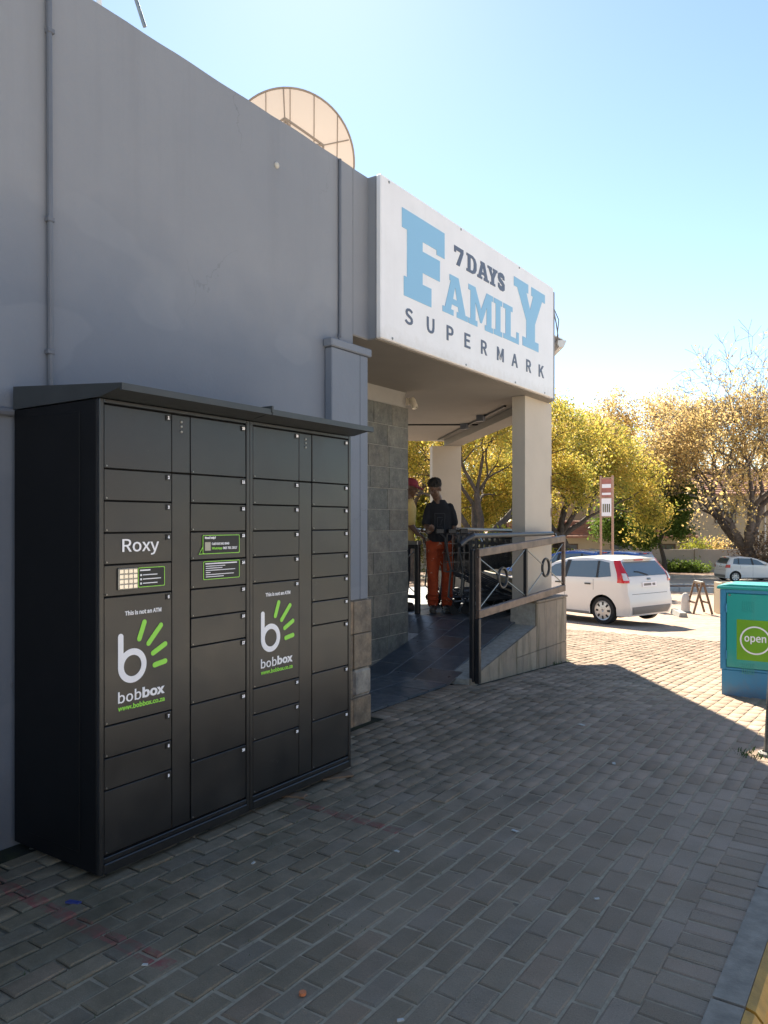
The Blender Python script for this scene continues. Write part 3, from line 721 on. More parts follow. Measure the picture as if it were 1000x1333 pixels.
# satellite dish on the roof, seen against the sun through its skin
DC = Vector((-5.62, 6.42, 5.53)); dish = thing('satellite_dish', 'large pale satellite dish with ribbed panels standing on the flat roof', 'satellite dish', (DC.x, DC.y, 3.98))
ax = Vector((-0.60, 0.68, 0.42)).normalized()            # it looks away, up to the bright sky; its back is towards the street
u = Vector((0, 0, 1)); u = (u-ax*u.dot(ax)).normalized(); w = ax.cross(u); RD = 0.71
def dp(r, a, o=0.0): return DC + (u*math.sin(a)+w*math.cos(a))*r + ax*(0.20*(r/RD)**2-0.20-o)
def dq(p, q_, o=0.0):                                    # point from right / up coordinates in units of the radius
    r_ = math.hypot(p, q_); return DC + (u*q_-w*p)*RD + ax*(0.20*r_**2-0.20-o)
vs = []; fs = []; nr, na = 10, 64
for i in range(nr+1):
    for k in range(na): vs.append(dp(RD*max(i/nr, 0.02), 2*math.pi*k/na))
for i in range(nr):
    for k in range(na): fs.append((i*na+k, i*na+(k+1) % na, (i+1)*na+(k+1) % na, (i+1)*na+k))
mb = MB(); mb.add(vs, fs); mb.build('reflector', 'dish_skin', dish, True)
mb = MB(); mb.tube([dp(RD, 2*math.pi*k/64) for k in range(65)], 0.011, 6, False); mb.build('rim', 'dish_rib', dish)
for px_ in (-.72, -.36, .0, .36, .72):
    h_ = math.sqrt(1-px_*px_)*.985; mb = MB(); mb.tube([dq(px_, -h_+2*h_*i/12, .008) for i in range(13)], 0.006, 5); mb.build('rib', 'dish_rib', dish)
J = [(.08, .58), (.62, .22), (.62, -.35), (-.5, .25), (-.5, -.35), (.1, -.55)]
for a, b in ((0, 1), (0, 3), (1, 2), (1, 3), (2, 4), (3, 4), (4, 5), (0, 4), (0, 5), (1, 5), (2, 5)):
    mb = MB(); mb.tube([dq(*J[a], .045), dq((J[a][0]+J[b][0])/2, (J[a][1]+J[b][1])/2, .06), dq(*J[b], .045)], 0.0125, 6); mb.build('strut', 'dish_rib', dish)
for a in range(6): mb = MB(); e_ = [(.10, .99), (.93, .30), (.88, -.42), (-.9, .35), (-.9, -.4), (.1, -.98)][a]; mb.tube([dq(*J[a], .045), dq(*e_, .01)], 0.0075, 5); mb.build('strut', 'dish_rib', dish)
mb = MB(); mb.tube([(DC.x+.25, DC.y-.28, 3.9), (DC.x+.25, DC.y-.28, 5.2), dq(0, 0, .05)], 0.045, 10); mb.build('mast', 'steel', dish)
# aerial at the top of the frame
an = thing('aerial', 'thin white roof aerial mast with a slanting bracket above the grey wall', 'aerial', (-4.02, 2.86, 3.95))
mb = MB(); mb.tube([(-4.02, 2.86, 3.9), (-4.02, 2.86, 5.6)], 0.016, 8); mb.build('mast', 'white_roof', an)
mb = MB(); mb.tube([(-4.02, 2.86, 4.95), (-3.95, 3.02, 4.90), (-3.90, 3.10, 4.62)], 0.013, 8); mb.build('bracket', 'steel', an)
mb = MB(); mb.tube([(-4.02, 2.4, 5.35), (-4.02, 3.4, 5.35)], 0.01, 6)
for y in (2.45, 2.7, 2.95, 3.2): mb.tube([(-4.25, y, 5.35), (-3.79, y, 5.35)], 0.006, 5)
mb.build('element', 'steel', an)

# ------------------------------------------------------------------ the shop sign
sign = thing('shop_sign', 'large white supermarket sign with pale blue and dark grey lettering over the porch', 'sign', (-3.48, 6.78, 3.0))
SX = -3.42
mb = MB(); mb.cbox(-3.468, SX, 4.985, 8.565, 3.005, 4.30, 0.008); mb.build('panel', 'sign_white', sign)
mb = MB()
for (y, z) in ((5.1, 4.27), (6.3, 4.27), (7.6, 4.27), (5.15, 3.03), (6.4, 3.03), (7.5, 3.03), (8.3, 3.03)): mb.lathe((SX-0.002, y, z), (1, 0, 0), [(0, .012), (.006, .010), (.008, 0)], 8)
mb.build('rivet', 'steel', sign)
Fg = [[(0, 1), (1, 1), (1, .66), (.87, .66), (.87, .60+.16), (.46, .76), (.46, .645), (.60, .645), (.60, .70), (.86, .70), (.86, .40), (.60, .40), (.60, .45), (.46, .45), (.46, .22), (.66, .22), (.66, 0), (.03, 0), (.03, .22), (.12, .22), (.12, .78), (0, .78)]]
Fg = [[(0, 1), (1, 1), (1, .685), (.88, .685), (.88, .64), (.46, .735), (.46, .62), (.88, .60), (.88, .37), (.5, .36), (.5, .225), (.67, .225), (.67, 0), (.04, 0), (.04, .23), (.10, .23), (.10, .775), (0, .775)]]
Fg = [[(0, 1), (1, 1), (1, .68), (.80, .68), (.80, .735), (.46, .735), (.46, .62), (.88, .62), (.88, .365), (.46, .365), (.46, .225), (.67, .225), (.67, 0), (.04, 0), (.04, .225), (.11, .225), (.11, .775), (0, .775)]]
Ag = [[(.27, 1), (.62, 1), (.90, .14), (1, .14), (1, 0), (.55, 0), (.55, .14), (.63, .14), (.60, .27), (.35, .27), (.32, .14), (.42, .14), (.42, 0), (0, 0), (0, .14), (.09, .14), (.31, .85), (.27, .85)], [(.40, .42), (.56, .42), (.48, .74)]]
Mg = [[(0, 1), (.27, 1), (.50, .50), (.73, 1), (1, 1), (1, .86), (.93, .86), (.93, .14), (1, .14), (1, 0), (.66, 0), (.66, .14), (.73, .14), (.73, .62), (.53, .14), (.47, .14), (.27, .62), (.27, .14), (.35, .14), (.35, 0), (0, 0), (0, .14), (.08, .14), (.08, .86), (0, .86)]]
Ig = [[(0, 1), (1, 1), (1, .86), (.78, .86), (.78, .14), (1, .14), (1, 0), (0, 0), (0, .14), (.22, .14), (.22, .86), (0, .86)]]
Lg = [[(0, 1), (.58, 1), (.58, .86), (.46, .86), (.46, .14), (.84, .14), (.84, .34), (1, .34), (1, 0), (0, 0), (0, .14), (.13, .14), (.13, .86), (0, .86)]]
Yg = [[(0, 1), (.44, 1), (.44, .86), (.38, .86), (.50, .62), (.60, .86), (.54, .86), (.54, 1), (1, 1), (1, .86), (.90, .86), (.66, .42), (.66, .14), (.78, .14), (.78, 0), (.26, 0), (.26, .14), (.38, .14), (.38, .42), (.10, .86), (0, .86)]]
Sev = [[(0, 1), (1, 1), (1, .80), (.58, 0), (.22, 0), (.70, .78), (.20, .78), (.20, .66), (0, .66)]]
Dg = [[(0, 1), (.62, 1), (.86, .90), (1, .68), (1, .32), (.86, .10), (.62, 0), (0, 0), (0, .14), (.12, .14), (.12, .86), (0, .86)], [(.40, .84), (.56, .84), (.67, .76), (.72, .62), (.72, .38), (.67, .24), (.56, .16), (.40, .16)]]
for nm, gl, x0, x1, z0, z1, mt in (('F', Fg, 5.29, 5.99, 3.42, 4.135, 'sign_blue'), ('A', Ag, 5.955, 6.432, 3.435, 3.80, 'sign_blue'), ('M', Mg, 6.445, 6.965, 3.435, 3.805, 'sign_blue'), ('I', Ig, 6.985, 7.178, 3.44, 3.805, 'sign_blue'), ('L', Lg, 7.205, 7.585, 3.445, 3.805, 'sign_blue'), ('Y', Yg, 7.462, 8.298, 3.46, 4.145, 'sign_blue'),
    ('7', Sev, 6.168, 6.345, 3.918, 4.088, 'sign_grey'), ('D', Dg, 6.405, 6.61, 3.918, 4.088, 'sign_grey'), ('A', Ag, 6.625, 6.875, 3.918, 4.09, 'sign_grey'), ('Y', Yg, 6.845, 7.065, 3.918, 4.09, 'sign_grey')):
    print_on('letter', shape(gl, x0, x1, z0, z1), mt, sign, at_x(SX+0.002))
Sp = [(.80, .66), (.80, .80), (.66, .86), (.38, .86), (.17, .80), (.15, .68), (.22, .60), (.70, .43), (.84, .35), (.84, .20), (.70, .14), (.34, .14), (.18, .20), (.18, .36)]
def stroke(path, r):
    L_, R2 = [], []
    for i, p in enumerate(path):
        a, b_ = path[max(i-1, 0)], path[min(i+1, len(path)-1)]; dx, dy = b_[0]-a[0], b_[1]-a[1]; l_ = math.hypot(dx, dy); L_.append((p[0]-dy/l_*r, p[1]+dx/l_*r)); R2.append((p[0]+dy/l_*r, p[1]-dx/l_*r))
    return L_+R2[::-1]
print_on('letter', shape([stroke(Sp, .135)], 7.075, 7.235, 3.915, 4.095), 'sign_grey', sign, at_x(SX+0.002))
for ch, x0, x1 in (('S', 5.334, 5.458), ('U', 5.685, 5.812), ('P', 6.03, 6.155), ('E', 6.367, 6.483), ('R', 6.705, 6.835), ('M', 7.058, 7.214), ('A', 7.405, 7.558), ('R', 7.778, 7.912), ('K', 8.122, 8.272)):
    print_on('letter', text(ch, x0, x1, 3.192, 3.328, 0.008, ext=.002), 'sign_grey', sign, at_x(SX+0.002))

# ------------------------------------------------------------------ parcel lockers
LX = -2.86
lock = thing('parcel_locker', 'tall black parcel locker bank with numbered doors standing against the grey wall', 'parcel locker', (-3.2, 2.94, 0.0))
mb = MB()
mb.cbox(-3.52, LX-0.024, 2.038, 2.9485, 0.028, 2.085, 0.004); mb.cbox(-3.52, LX-0.024, 2.9515, 3.84, 0.028, 2.085, 0.004)
mb.cbox(-3.40, -3.0, 2.0345, 2.0385, 0.10, 2.04, 0.002)
mb.build('carcass', 'locker_side', lock)
def frame(y0, y1):
    mb = MB(); z0, z1 = 0.028, 2.085; xb, xf = LX-0.0235, LX
    mb.cbox(xb, xf, y0, y0+0.022, z0, z1, 0.003); mb.cbox(xb, xf, y1-0.022, y1, z0, z1, 0.003)
    mb.cbox(xb, xf-0.001, y0+0.0221, y1-0.0221, 2.066, z1, 0.003)
    mb.cbox(xb, xf-0.002, y0+0.0221, y1-0.0221, 0.075, 0.098, 0.003); mb.cbox(xb, xf+0.004, y0+0.0221, y1-0.0221, z0, 0.0735, 0.004)
    mb.build('frame', 'locker_black', lock)
frame(2.038, 2.9488); frame(2.9512, 3.84)
mb = MB(); mb.box(LX-0.0239, LX-0.021, 2.061, 2.926, 0.099, 2.065); mb.box(LX-0.0239, LX-0.021, 2.974, 3.817, 0.099, 2.065); mb.build('gasket', 'gap_black', lock)
U = 0.1397; ZT = 2.063
CA = [2, 1, 1, 1, 1, 4, 1, 1, 2]; CB = [2]+[1]*6+[2, 2, 2]
cols = [(2.0625, 2.4325, CA, list(range(1, 10))), (2.549, 2.924, CB, list(range(10, 20))), (2.976, 3.351, CA, list(range(20, 29))), (3.467, 3.816, CB, list(range(29, 39)))]
doors = {}
rl = random.Random(5)
for ci, (y0, y1, rows, nums) in enumerate(cols):
    z = ZT
    for ri, (u_, nb) in enumerate(zip(rows, nums)):
        h = u_*U
        mb = MB(); t = rl.uniform(-.0012, .0012); tw = rl.uniform(-.0015, .0015)
        m = Matrix.Translation((LX-0.004+t, (y0+y1)/2, z-h/2)) @ Matrix.Rotation(rl.gauss(0, .0022), 4, 'Z') @ Matrix.Rotation(rl.gauss(0, .0018), 4, 'Y')
        mb.cbox(-0.015, 0, (y0-y1)/2+0.002, (y1-y0)/2-0.002, -h/2+0.0028, h/2-0.0028, 0.002, m)
        dr = mb.build('door', 'locker_black', lock); doors[(ci, ri)] = dr
        if not (ci == 0 and ri == 4):
            yb, zb = y1-0.036, z-0.036
            mb = MB(); mb.box(LX-0.001, LX+0.0008, yb, yb+0.026, zb, zb+0.026); st = mb.build('number_label', 'label_black', dr)
            s = str(nb)
            print_on('number', text(s, yb+(0.008 if len(s) == 1 else 0.003), yb+(0.018 if len(s) == 1 else 0.023), zb+0.005, zb+0.021, 0.03), 'print_white', dr, at_x(LX+0.0015))
        # a small lock slot at the hinge side
        mb = MB(); mb.lathe((LX-0.003, y0+0.011, z-h+0.012), (1, 0, 0), [(0, .004), (.0035, .0035), (.0035, 0)], 8); mb.build('rivet', 'steel', dr)
        z -= h
for y0, y1 in ((2.4365, 2.545), (3.355, 3.463)):
    for z0, z1 in ((ZT-2*U+0.003, ZT-0.003), (0.1055, ZT-2*U-0.003)):
        mb = MB(); mb.cbox(LX-0.019, LX-0.0055, y0, y1, z0, z1, 0.0025); p = mb.build('service_panel', 'locker_black', lock)
        if z1 > 2:
            for zz in (2.03, 2.008, 1.983): mb = MB(); mb.lathe((LX-0.006, (y0+y1)/2, zz), (1, 0, 0), [(0, .0075), (.004, .007), (.006, .004), (.006, 0)], 10); mb.build('screw', 'steel', p)
# rain hood in two lengths
for y0, y1 in ((2.030, 2.944), (2.950, 3.858)):
    mb = MB(); poly = [(-3.515, 2.196), (-2.70, 2.133), (-2.70, 2.104), (-2.712, 2.102), (-2.716, 2.114), (-2.85, 2.088), (-3.515, 2.087)]
    m = Matrix(((1, 0, 0, 0), (0, 0, 1, y0), (0, 1, 0, 0), (0, 0, 0, 1)))
    mb.prism(poly, 0, y1-y0, m); mb.build('hood', 'hood_grey', lock)
mb = MB(); mb.cbox(-3.52, -2.694, 2.9405, 2.9535, 2.115, 2.150, 0.002); mb.build('hood_strap', 'hood_grey', lock)
for x, y in ((-3.45, 2.09), (-2.93, 2.09), (-2.90, 2.60), (-2.90, 3.02), (-2.90, 3.36), (-2.90, 3.74), (-3.45, 3.78)):
    mb = MB(); mb.cyl((x, y, -0.012), (x, y, 0.03), 0.007, 8); mb.lathe((x, y, -0.016), (0, 0, 1), [(0, .022), (.008, .022), (.014, .009)], 12); mb.build('foot', 'steel', lock)
# printed door graphics
def arc(cx, cy, r, a0, a1, n): return [(cx+r*math.cos(a0+(a1-a0)*i/n), cy+r*math.sin(a0+(a1-a0)*i/n)) for i in range(n+1)]
def capsule(p, q, r):
    a = math.atan2(q[1]-p[1], q[0]-p[0])
    return arc(*q, r, a-math.pi/2, a+math.pi/2, 8)+arc(*p, r, a+math.pi/2, a+1.5*math.pi, 8)
def raw(contours):
    xs = [x for c in contours for x, _ in c]; ys = [y for c in contours for _, y in c]
    return shape(contours, min(xs), max(xs), min(ys), max(ys), 0.0006)
def logo(dr, dy, dz):
    X = LX-0.0018
    px = lambda me, nm, mt, e=0: print_on(nm, me, mt, dr, at_x(X+e) @ Matrix.Translation((dy, dz, 0)))
    px(text('This is not an ATM', 2.168, 2.369, 1.136, 1.157, 0.012), 'slogan', 'print_white')
    px(raw([arc(2.208, 0.910, 0.0765, 0, 2*math.pi, 40)[:-1], arc(2.209, 0.910, 0.0475, 0, 2*math.pi, 32)[:-1]]), 'emblem', 'print_white')
    px(raw([capsule((2.1455, 0.905), (2.1455, 1.045), 0.0140)]), 'emblem', 'print_white', 0.0004)
    for a, b in (((2.273, 1.097), (2.245, 1.025)), ((2.366, 1.073), (2.296, 0.998)), ((2.391, 0.983), (2.322, 0.950)), ((2.391, 0.903), (2.331, 0.894))):
        px(raw([capsule(a, b, 0.0122)]), 'emblem', 'print_green')
    px(text('bob', 2.132, 2.256, 0.752, 0.803, 0.004), 'wordmark', 'print_white'); px(text('box', 2.262, 2.388, 0.754, 0.803, 0.016), 'wordmark', 'print_white')
    px(text('www.bobbox.co.za', 2.132, 2.388, 0.718, 0.741, 0.014), 'web_address', 'print_green')
logo(doors[(0, 5)], 0, 0); logo(doors[(2, 5)], 0.903, 0.012)
X = LX-0.0018
print_on('name', text('Roxy', 2.154, 2.355, 1.402, 1.476, 0.004), 'print_white', doors[(0, 3)], at_x(X))
kd = doors[(0, 4)]; kd['label'] = 'door with a steel keypad and a green-edged notice'
mb = MB(); mb.cbox(X-0.002, X+0.006, 2.130, 2.233, 1.252, 1.347, 0.002); kp = mb.build('keypad', 'steel', kd)
mb = MB()
for i in range(4):
    for j in range(4): mb.cbox(X+0.006, X+0.010, 2.1345+0.0245*i, 2.1545+0.0245*i, 1.2565+0.0225*j, 1.2745+0.0225*j, 0.001)
mb.build('key', 'chrome', kd)
def bars(L): return [[(a, z), (b, z), (b, z+h), (a, z+h)] for a, b, z, h in L]
def rrect(x0, x1, y0, y1, r): return arc(x1-r, y0+r, r, -math.pi/2, 0, 4)+arc(x1-r, y1-r, r, 0, math.pi/2, 4)+arc(x0+r, y1-r, r, math.pi/2, math.pi, 4)+arc(x0+r, y0+r, r, math.pi, 1.5*math.pi, 4)
def notice(dr, x0, x1, y0, y1, tail=False):
    o = rrect(x0, x1, y0, y1, 0.006); i = rrect(x0+.003, x1-.003, y0+.003, y1-.003, 0.005)
    print_on('notice', raw([o, i]), 'print_green', dr, at_x(X+0.0006)); print_on('notice', raw([i]), 'label_black', dr, at_x(X))
    if tail: print_on('notice', raw([[(x0+.002, y0+0.032), (x0-0.022, y0+0.004), (x0-.018, y0+.003), (x0+0.012, y0+.004), (x0+.012, y0+.001), (x0-.026, y0-.001), (x0-.002, y0+.036)]]), 'print_green', dr, at_x(X+0.0009))
notice(kd, 2.238, 2.388, 1.256, 1.346)
print_on('print', raw(bars([(2.248, 2.305, 1.330, .006), (2.264, 2.345, 1.310, .004), (2.264, 2.365, 1.291, .004), (2.264, 2.345, 1.272, .004), (2.249, 2.258, 1.307, .009), (2.249, 2.258, 1.288, .009), (2.249, 2.258, 1.269, .009)])), 'print_white', kd, at_x(X+0.0012))
hd = doors[(1, 3)]; hd['label'] = 'door with a green-edged help notice'
notice(hd, 2.622, 2.874, 1.393, 1.487, True)
print_on('print', text('Need help?', 2.636, 2.708, 1.465, 1.480, 0.02), 'print_white', hd, at_x(X+0.0012))
print_on('print', text('Call 010 541 0940', 2.682, 2.800, 1.437, 1.450, 0.012), 'print_white', hd, at_x(X+0.0012))
print_on('print', text('WhatsApp', 2.682, 2.752, 1.412, 1.427, 0.012), 'print_green', hd, at_x(X+0.0012))
print_on('print', text('065 701 2017', 2.758, 2.856, 1.414, 1.427, 0.012), 'print_white', hd, at_x(X+0.0012))
print_on('print', raw(bars([(2.636, 2.674, 1.410, .042)])), 'steel', hd, at_x(X+0.0012))
nd = doors[(1, 4)]; nd['label'] = 'door with a green-edged notice of small print'
notice(nd, 2.626, 2.874, 1.266, 1.357)
print_on('print', raw(bars([(2.640, 2.855, 1.342, .006)]+[(2.642, 2.642+w_, 1.331-0.0105*i, .0035) for i, w_ in enumerate((.13, .11, .20, .03, .19, .12))])), 'print_white', nd, at_x(X+0.0012))
for (ci, ri), s in (((0, 3), 'door printed with the name Roxy'), ((0, 5), 'tall door with a white and green emblem'), ((2, 5), 'tall door with a white and green emblem')): doors[(ci, ri)]['label'] = s
# shims and scraps at the feet
for (x, y, s, r, lab) in ((-2.86, 3.30, .07, .4, 'thin flat wooden shim by the locker foot, half way along'), (-2.87, 3.70, .10, 1.0, 'flat wooden shim under the locker foot nearest the porch')):
    mb = MB(); mb.cbox(-s, s, -s*.45, s*.45, 0, 0.014, 0.003, Matrix.Translation((x, y, 0.001)) @ Matrix.Rotation(r, 4, 'Z')); tag(mb.build('shim', 'timber'), lab, 'shim')

# ------------------------------------------------------------------ railings of the porch
def flatbar(mb, p, q, w, t):                             # rectangular bar from p to q, w across vertically, t thick
    p, q = Vector(p), Vector(q); dx = (q-p).normalized(); L = (q-p).length
    side = dx.cross(Vector((0, 0, 1))); side = side.normalized() if side.length > .1 else Vector((1, 0, 0))
    up = side.cross(dx)
    m = Matrix(((dx.x, side.x, up.x, p.x), (dx.y, side.y, up.y, p.y), (dx.z, side.z, up.z, p.z), (0, 0, 0, 1)))
    mb.cbox(0, L, -t/2, t/2, -w/2, w/2, min(w, t)*0.12, m)
def rail_panel(th, P, Q, zb, zt, n, mat, w=0.06, R=0.092):
    # P, Q ground points; zb, zt = (height at P, height at Q); n bays with crossed rods and a ring in each
    P, Q = Vector((*P, 0)), Vector((*Q, 0))
    pt = lambda t, z: Vector((P.x+(Q.x-P.x)*t, P.y+(Q.y-P.y)*t, z))
    B = lambda t: zb[0]+(zb[1]-zb[0])*t
    T = lambda t: zt[0]+(zt[1]-zt[0])*t
    mb = MB(); flatbar(mb, pt(0, T(0)-w/2), pt(1, T(1)-w/2), w, 0.045); mb.build('top_bar', mat, th)
    mb = MB(); flatbar(mb, pt(0, B(0)+w/2), pt(1, B(1)+w/2), w, 0.045); mb.build('bottom_bar', mat, th)
    L = (Q-P).length
    for i in range(n+1):
        t = i/n; e = 0.022/L if i == 0 else (-0.022/L if i == n else 0)
        mb = MB(); flatbar(mb, pt(t+e, B(t)+w), pt(t+e, T(t)-w), 0.04, 0.04); mb.build('upright', mat if i in (0, n) else 'black_steel', th)
    ax = (Q-P).normalized().cross(Vector((0, 0, 1)))
    for i in range(n):
        t0, t1 = i/n, (i+1)/n; tm = (t0+t1)/2; zm = (B(tm)+T(tm))/2; c = pt(tm, zm)
        mb = MB(); mb.ring(c, ax, R, 0.015, 24, 6); mb.build('ring', 'black_steel', th)
        for (t, z) in ((t0, T(t0)-w), (t1, T(t1)-w), (t0, B(t0)+w), (t1, B(t1)+w)):
            p = pt(t, z); dv = (p-c).normalized(); mb = MB(); mb.tube([c+dv*R, p], 0.007, 6); mb.build('rod', 'steel', th)
fr = thing('porch_railing', 'rust-stained metal railing with rings beside the porch ramp and front column', 'railing', (-3.42, 7.7, 0))
rail_panel(fr, (-3.405, 6.60), (-3.405, 8.86), (0.625, 0.725), (1.295, 1.395), 2, 'brown_steel', 0.078, 0.10)
mb = MB(); flatbar(mb, (-3.405, 6.61, 0.0), (-3.405, 6.61, 0.625), 0.045, 0.05); mb.build('post', 'black_steel', fr)
mb = MB(); flatbar(mb, (-3.452, 6.585, 0.02), (-3.452, 6.585, 1.29), 0.045, 0.045); mb.build('post', 'black_steel', fr)
mb = MB(); mb.tube([(-3.50, 6.42, 1.335), (-3.48, 6.52, 1.385), (-3.46, 6.62, 1.417), (-3.46, 7.6, 1.418), (-3.46, 8.62, 1.418)], 0.026, 12); mb.build('handrail', 'dark_pipe', fr)
for y in (6.75, 8.72):
    mb = MB(); mb.tube([(-3.46, y, 1.42), (-3.43, y, 1.36)], 0.009, 6); mb.build('bracket', 'steel', fr)
mb = MB(); a = [diag(0.1, 0.06, 0), diag(4.2, 0.06, 0), diag(4.2, 0.22, 0), diag(0.1, 0.22, 0)]
mb.prism([(p.x, p.y) for p in a], 0.4085, 0.80); mb.build('low_wall', 'plinth_stone', shop)
br = thing('porch_railing', 'dark railing with rings along the far slanting edge of the porch, behind the trolleys', 'railing', (-5.0, 10.2, 0.41))
A_ = diag(0.12, 0.16, 0); B_ = diag(4.10, 0.16, 0)
rail_panel(br, (A_.x, A_.y), (B_.x, B_.y), (0.84, 0.84), (1.33, 1.33), 5, 'black_steel', 0.05, 0.12)
mb = MB(); mb.tube([diag(0.1, 0.2, 1.44), diag(4.15, 0.2, 1.44)], 0.026, 10); mb.build('handrail', 'dark_pipe', br)
for i in range(6):
    p = diag(0.14+0.79*i, 0.16, 0); mb = MB(); flatbar(mb, (p.x, p.y, 0.795), (p.x, p.y, 0.84), 0.04, 0.04); mb.tube([(p.x, p.y, 1.3), (p.x-.01, p.y+.01, 1.43)], 0.009, 6); mb.build('post', 'black_steel', br)
ir = thing('porch_railing', 'dark railing with a worn flat top bar running behind the slate-tiled wall', 'railing', (-5.6, 8.12, 0.41))
rail_panel(ir, (-6.5, 8.10), (-5.03, 8.14), (0.60, 0.60), (1.27, 1.27), 2, 'black_steel', 0.045, 0.11)
mb = MB(); flatbar(mb, (-6.55, 8.10, 1.295), (-5.0, 8.14, 1.295), 0.05, 0.10); mb.build('top_board', 'steel', ir)
for p in ((-5.03, 8.14), (-6.45, 8.10)): mb = MB(); flatbar(mb, (*p, 0.405), (*p, 1.27), 0.06, 0.06); mb.build('post', 'black_steel', ir)

# security camera at the top of the slate wall
scam = thing('security_camera', 'small cream security camera at the top corner of the slate-tiled wall', 'camera', (-4.56, 7.27, 2.80))
mb = MB(); mb.cbox(-4.63, -4.59, 7.243, 7.262, 2.86, 2.94, 0.004); mb.tube([(-4.60, 7.255, 2.90), (-4.56, 7.29, 2.91)], 0.014, 8); mb.build('bracket', 'camera_cream', scam)
mb = MB(); mb.lathe((-4.57, 7.27, 2.93), (0.45, -0.1, -0.89), [(0, 0), (0, .03), (.015, .036), (.12, .036), (.12, .028), (.11, .024), (.11, 0)], 14); mb.build('housing', 'camera_cream', scam, 'auto')

# ------------------------------------------------------------------ nested shopping trolleys
def trolley_meshes():
    parts = []
    b = MB(); L = 0.86
    def corner(u_, w_): return Vector((u_*L, (w_*2-1)*(0.27-0.06*u_), 0))
    def ptb(u_, w_, h): z0 = 0.52+0.10*u_; z1 = 1.00-0.07*u_; p = corner(u_, w_); return Vector((p.x, p.y*(0.86+0.14*h), z0+(z1-z0)*h))
    wr = 0.0045
    for w_ in (0, 1):
        for i in range(13): b.tube([ptb(i/12, w_, 0), ptb(i/12, w_, 1)], wr, 4, False)
        for h in (0, .25, .5, .75): b.tube([ptb(0, w_, h), ptb(1, w_, h)], wr, 4, False)
    for i in range(9): b.tube([ptb(1, i/8, 0), ptb(1, i/8, 1)], wr, 4, False); b.tube([ptb(0, i/8, 0), ptb(1, i/8, 0)], wr, 4, False); b.tube([ptb(0, i/8, 0), ptb(0, i/8, .9)], wr, 4, False)
    for h in (.25, .5, .75): b.tube([ptb(1, 0, h), ptb(1, 1, h)], wr, 4, False); b.tube([ptb(0, 0, h), ptb(0, 1, h)], wr, 4, False)
    b.tube([ptb(0, 0, 1), ptb(1, 0, 1), ptb(1, 1, 1), ptb(0, 1, 1)], 0.010, 6)
    parts.append(('basket', 'worn_chrome', b))
    b = MB()
    for s in (-1, 1):
        b.tube([(-0.10, .25*s, 1.03), (-0.02, .25*s, 0.95), (0.05, .245*s, 0.55), (0.02, .25*s, 0.22), (0.10, .25*s, 0.16), (0.86, .17*s, 0.20)], 0.013, 6)
        b.tube([(0.05, .245*s, .55), (0.75, .17*s, 0.22)], 0.010, 6)
    b.tube([(0.86, -.17, .20), (0.86, .17, .20)], 0.013, 6); b.tube([(0.35, -.22, .18), (0.35, .22, .18)], 0.010, 6)
    for i in range(5): y = -.14+.07*i; b.tube([(0.30, y*1.3, .185), (0.86, y, .20)], 0.005, 4)
    parts.append(('chassis', 'worn_chrome', b))
    b = MB(); b.cyl((-0.10, -0.27, 1.035), (-0.10, 0.27, 1.035), 0.019, 10)
    for s in (-1, 1): b.cbox(-0.14, -0.04, .27*s-0.02, .27*s+0.02, 1.0, 1.06, 0.006)
    parts.append(('handle', 'black_steel', b))
    b = MB(); b.cbox(0.015, 0.022, -0.22, 0.22, 0.66, 0.92, 0.003); parts.append(('seat_flap', 'trim_black', b))
    out = [(n, b.mesh(n, m)) for n, m, b in parts]
    b = MB(); b.lathe((0, -0.014, 0.055), (0, 1, 0), [(0, 0), (0, .05), (.005, .055), (.023, .055), (.028, .05), (.028, 0)], 14); b.tube([(0, -.02, .055), (0, -.022, .13), (0, .022, .13), (0, .02, .055)], 0.006, 4); b.cyl((0.0, 0, .13), (0, 0, .19), 0.012, 8)
    out.append(('caster', b.mesh('caster', ['rubber'])))
    return out
TM = trolley_meshes()
def make_trolley(label):
    t = thing('shopping_trolley', label, 'trolley', (0, 0, 0), 0, 'shopping trolleys parked on the porch')
    for n, me in TM[:-1]: link(n, me, t)
    for p in ((0.08, .25, 0), (0.08, -.25, 0), (0.82, .165, 0), (0.82, -.165, 0)): link('caster', TM[-1][1], t, p)
    return t
T_ = make_trolley('wire shopping trolley nearest the ramp, its lower frame seen through the front railing')
ang = math.atan2(0.675, 0.738)
rows = [((-4.86, 8.47), 3), ((-5.23, 8.90), 3), ((-5.62, 9.36), 3)]
labs = ['wire shopping trolley nearest the ramp, its lower frame seen through the front railing', 'wire shopping trolley pushed into the one nearest the ramp', 'foremost wire shopping trolley of the nearest nest, against the front railing',
        'wire shopping trolley with its black handle beside the man in orange trousers', 'middle wire shopping trolley of the second nest, behind the nearest nest', 'foremost wire shopping trolley of the second nest, by the slanting railing',
        'rear wire shopping trolley farthest from the ramp', 'wire shopping trolley pushed into the rear one, below the second column', 'foremost wire shopping trolley of the nest farthest from the ramp']
labs_ = ['wire shopping trolley nearest the ramp, its lower frame seen through the front railing', 'wire shopping trolley pushed into the one nearest the ramp', 'wire shopping trolley with its black handle beside the man in orange trousers',
        'wire shopping trolley pushed into the middle trolley by the far railing', 'rear wire shopping trolley farthest from the ramp', 'wire shopping trolley pushed into the rear one, below the second column']
n = 0
for (p, cnt) in rows:
    for q in range(cnt):
        o = T_ if n == 0 else copy_tree(T_)
        off = 0.15*q
        o.location = (p[0]+off*math.cos(ang), p[1]+off*math.sin(ang), 0.411); o.rotation_euler = (0, 0, ang+random.uniform(-.02, .02)); o['label'] = labs[n]; n += 1

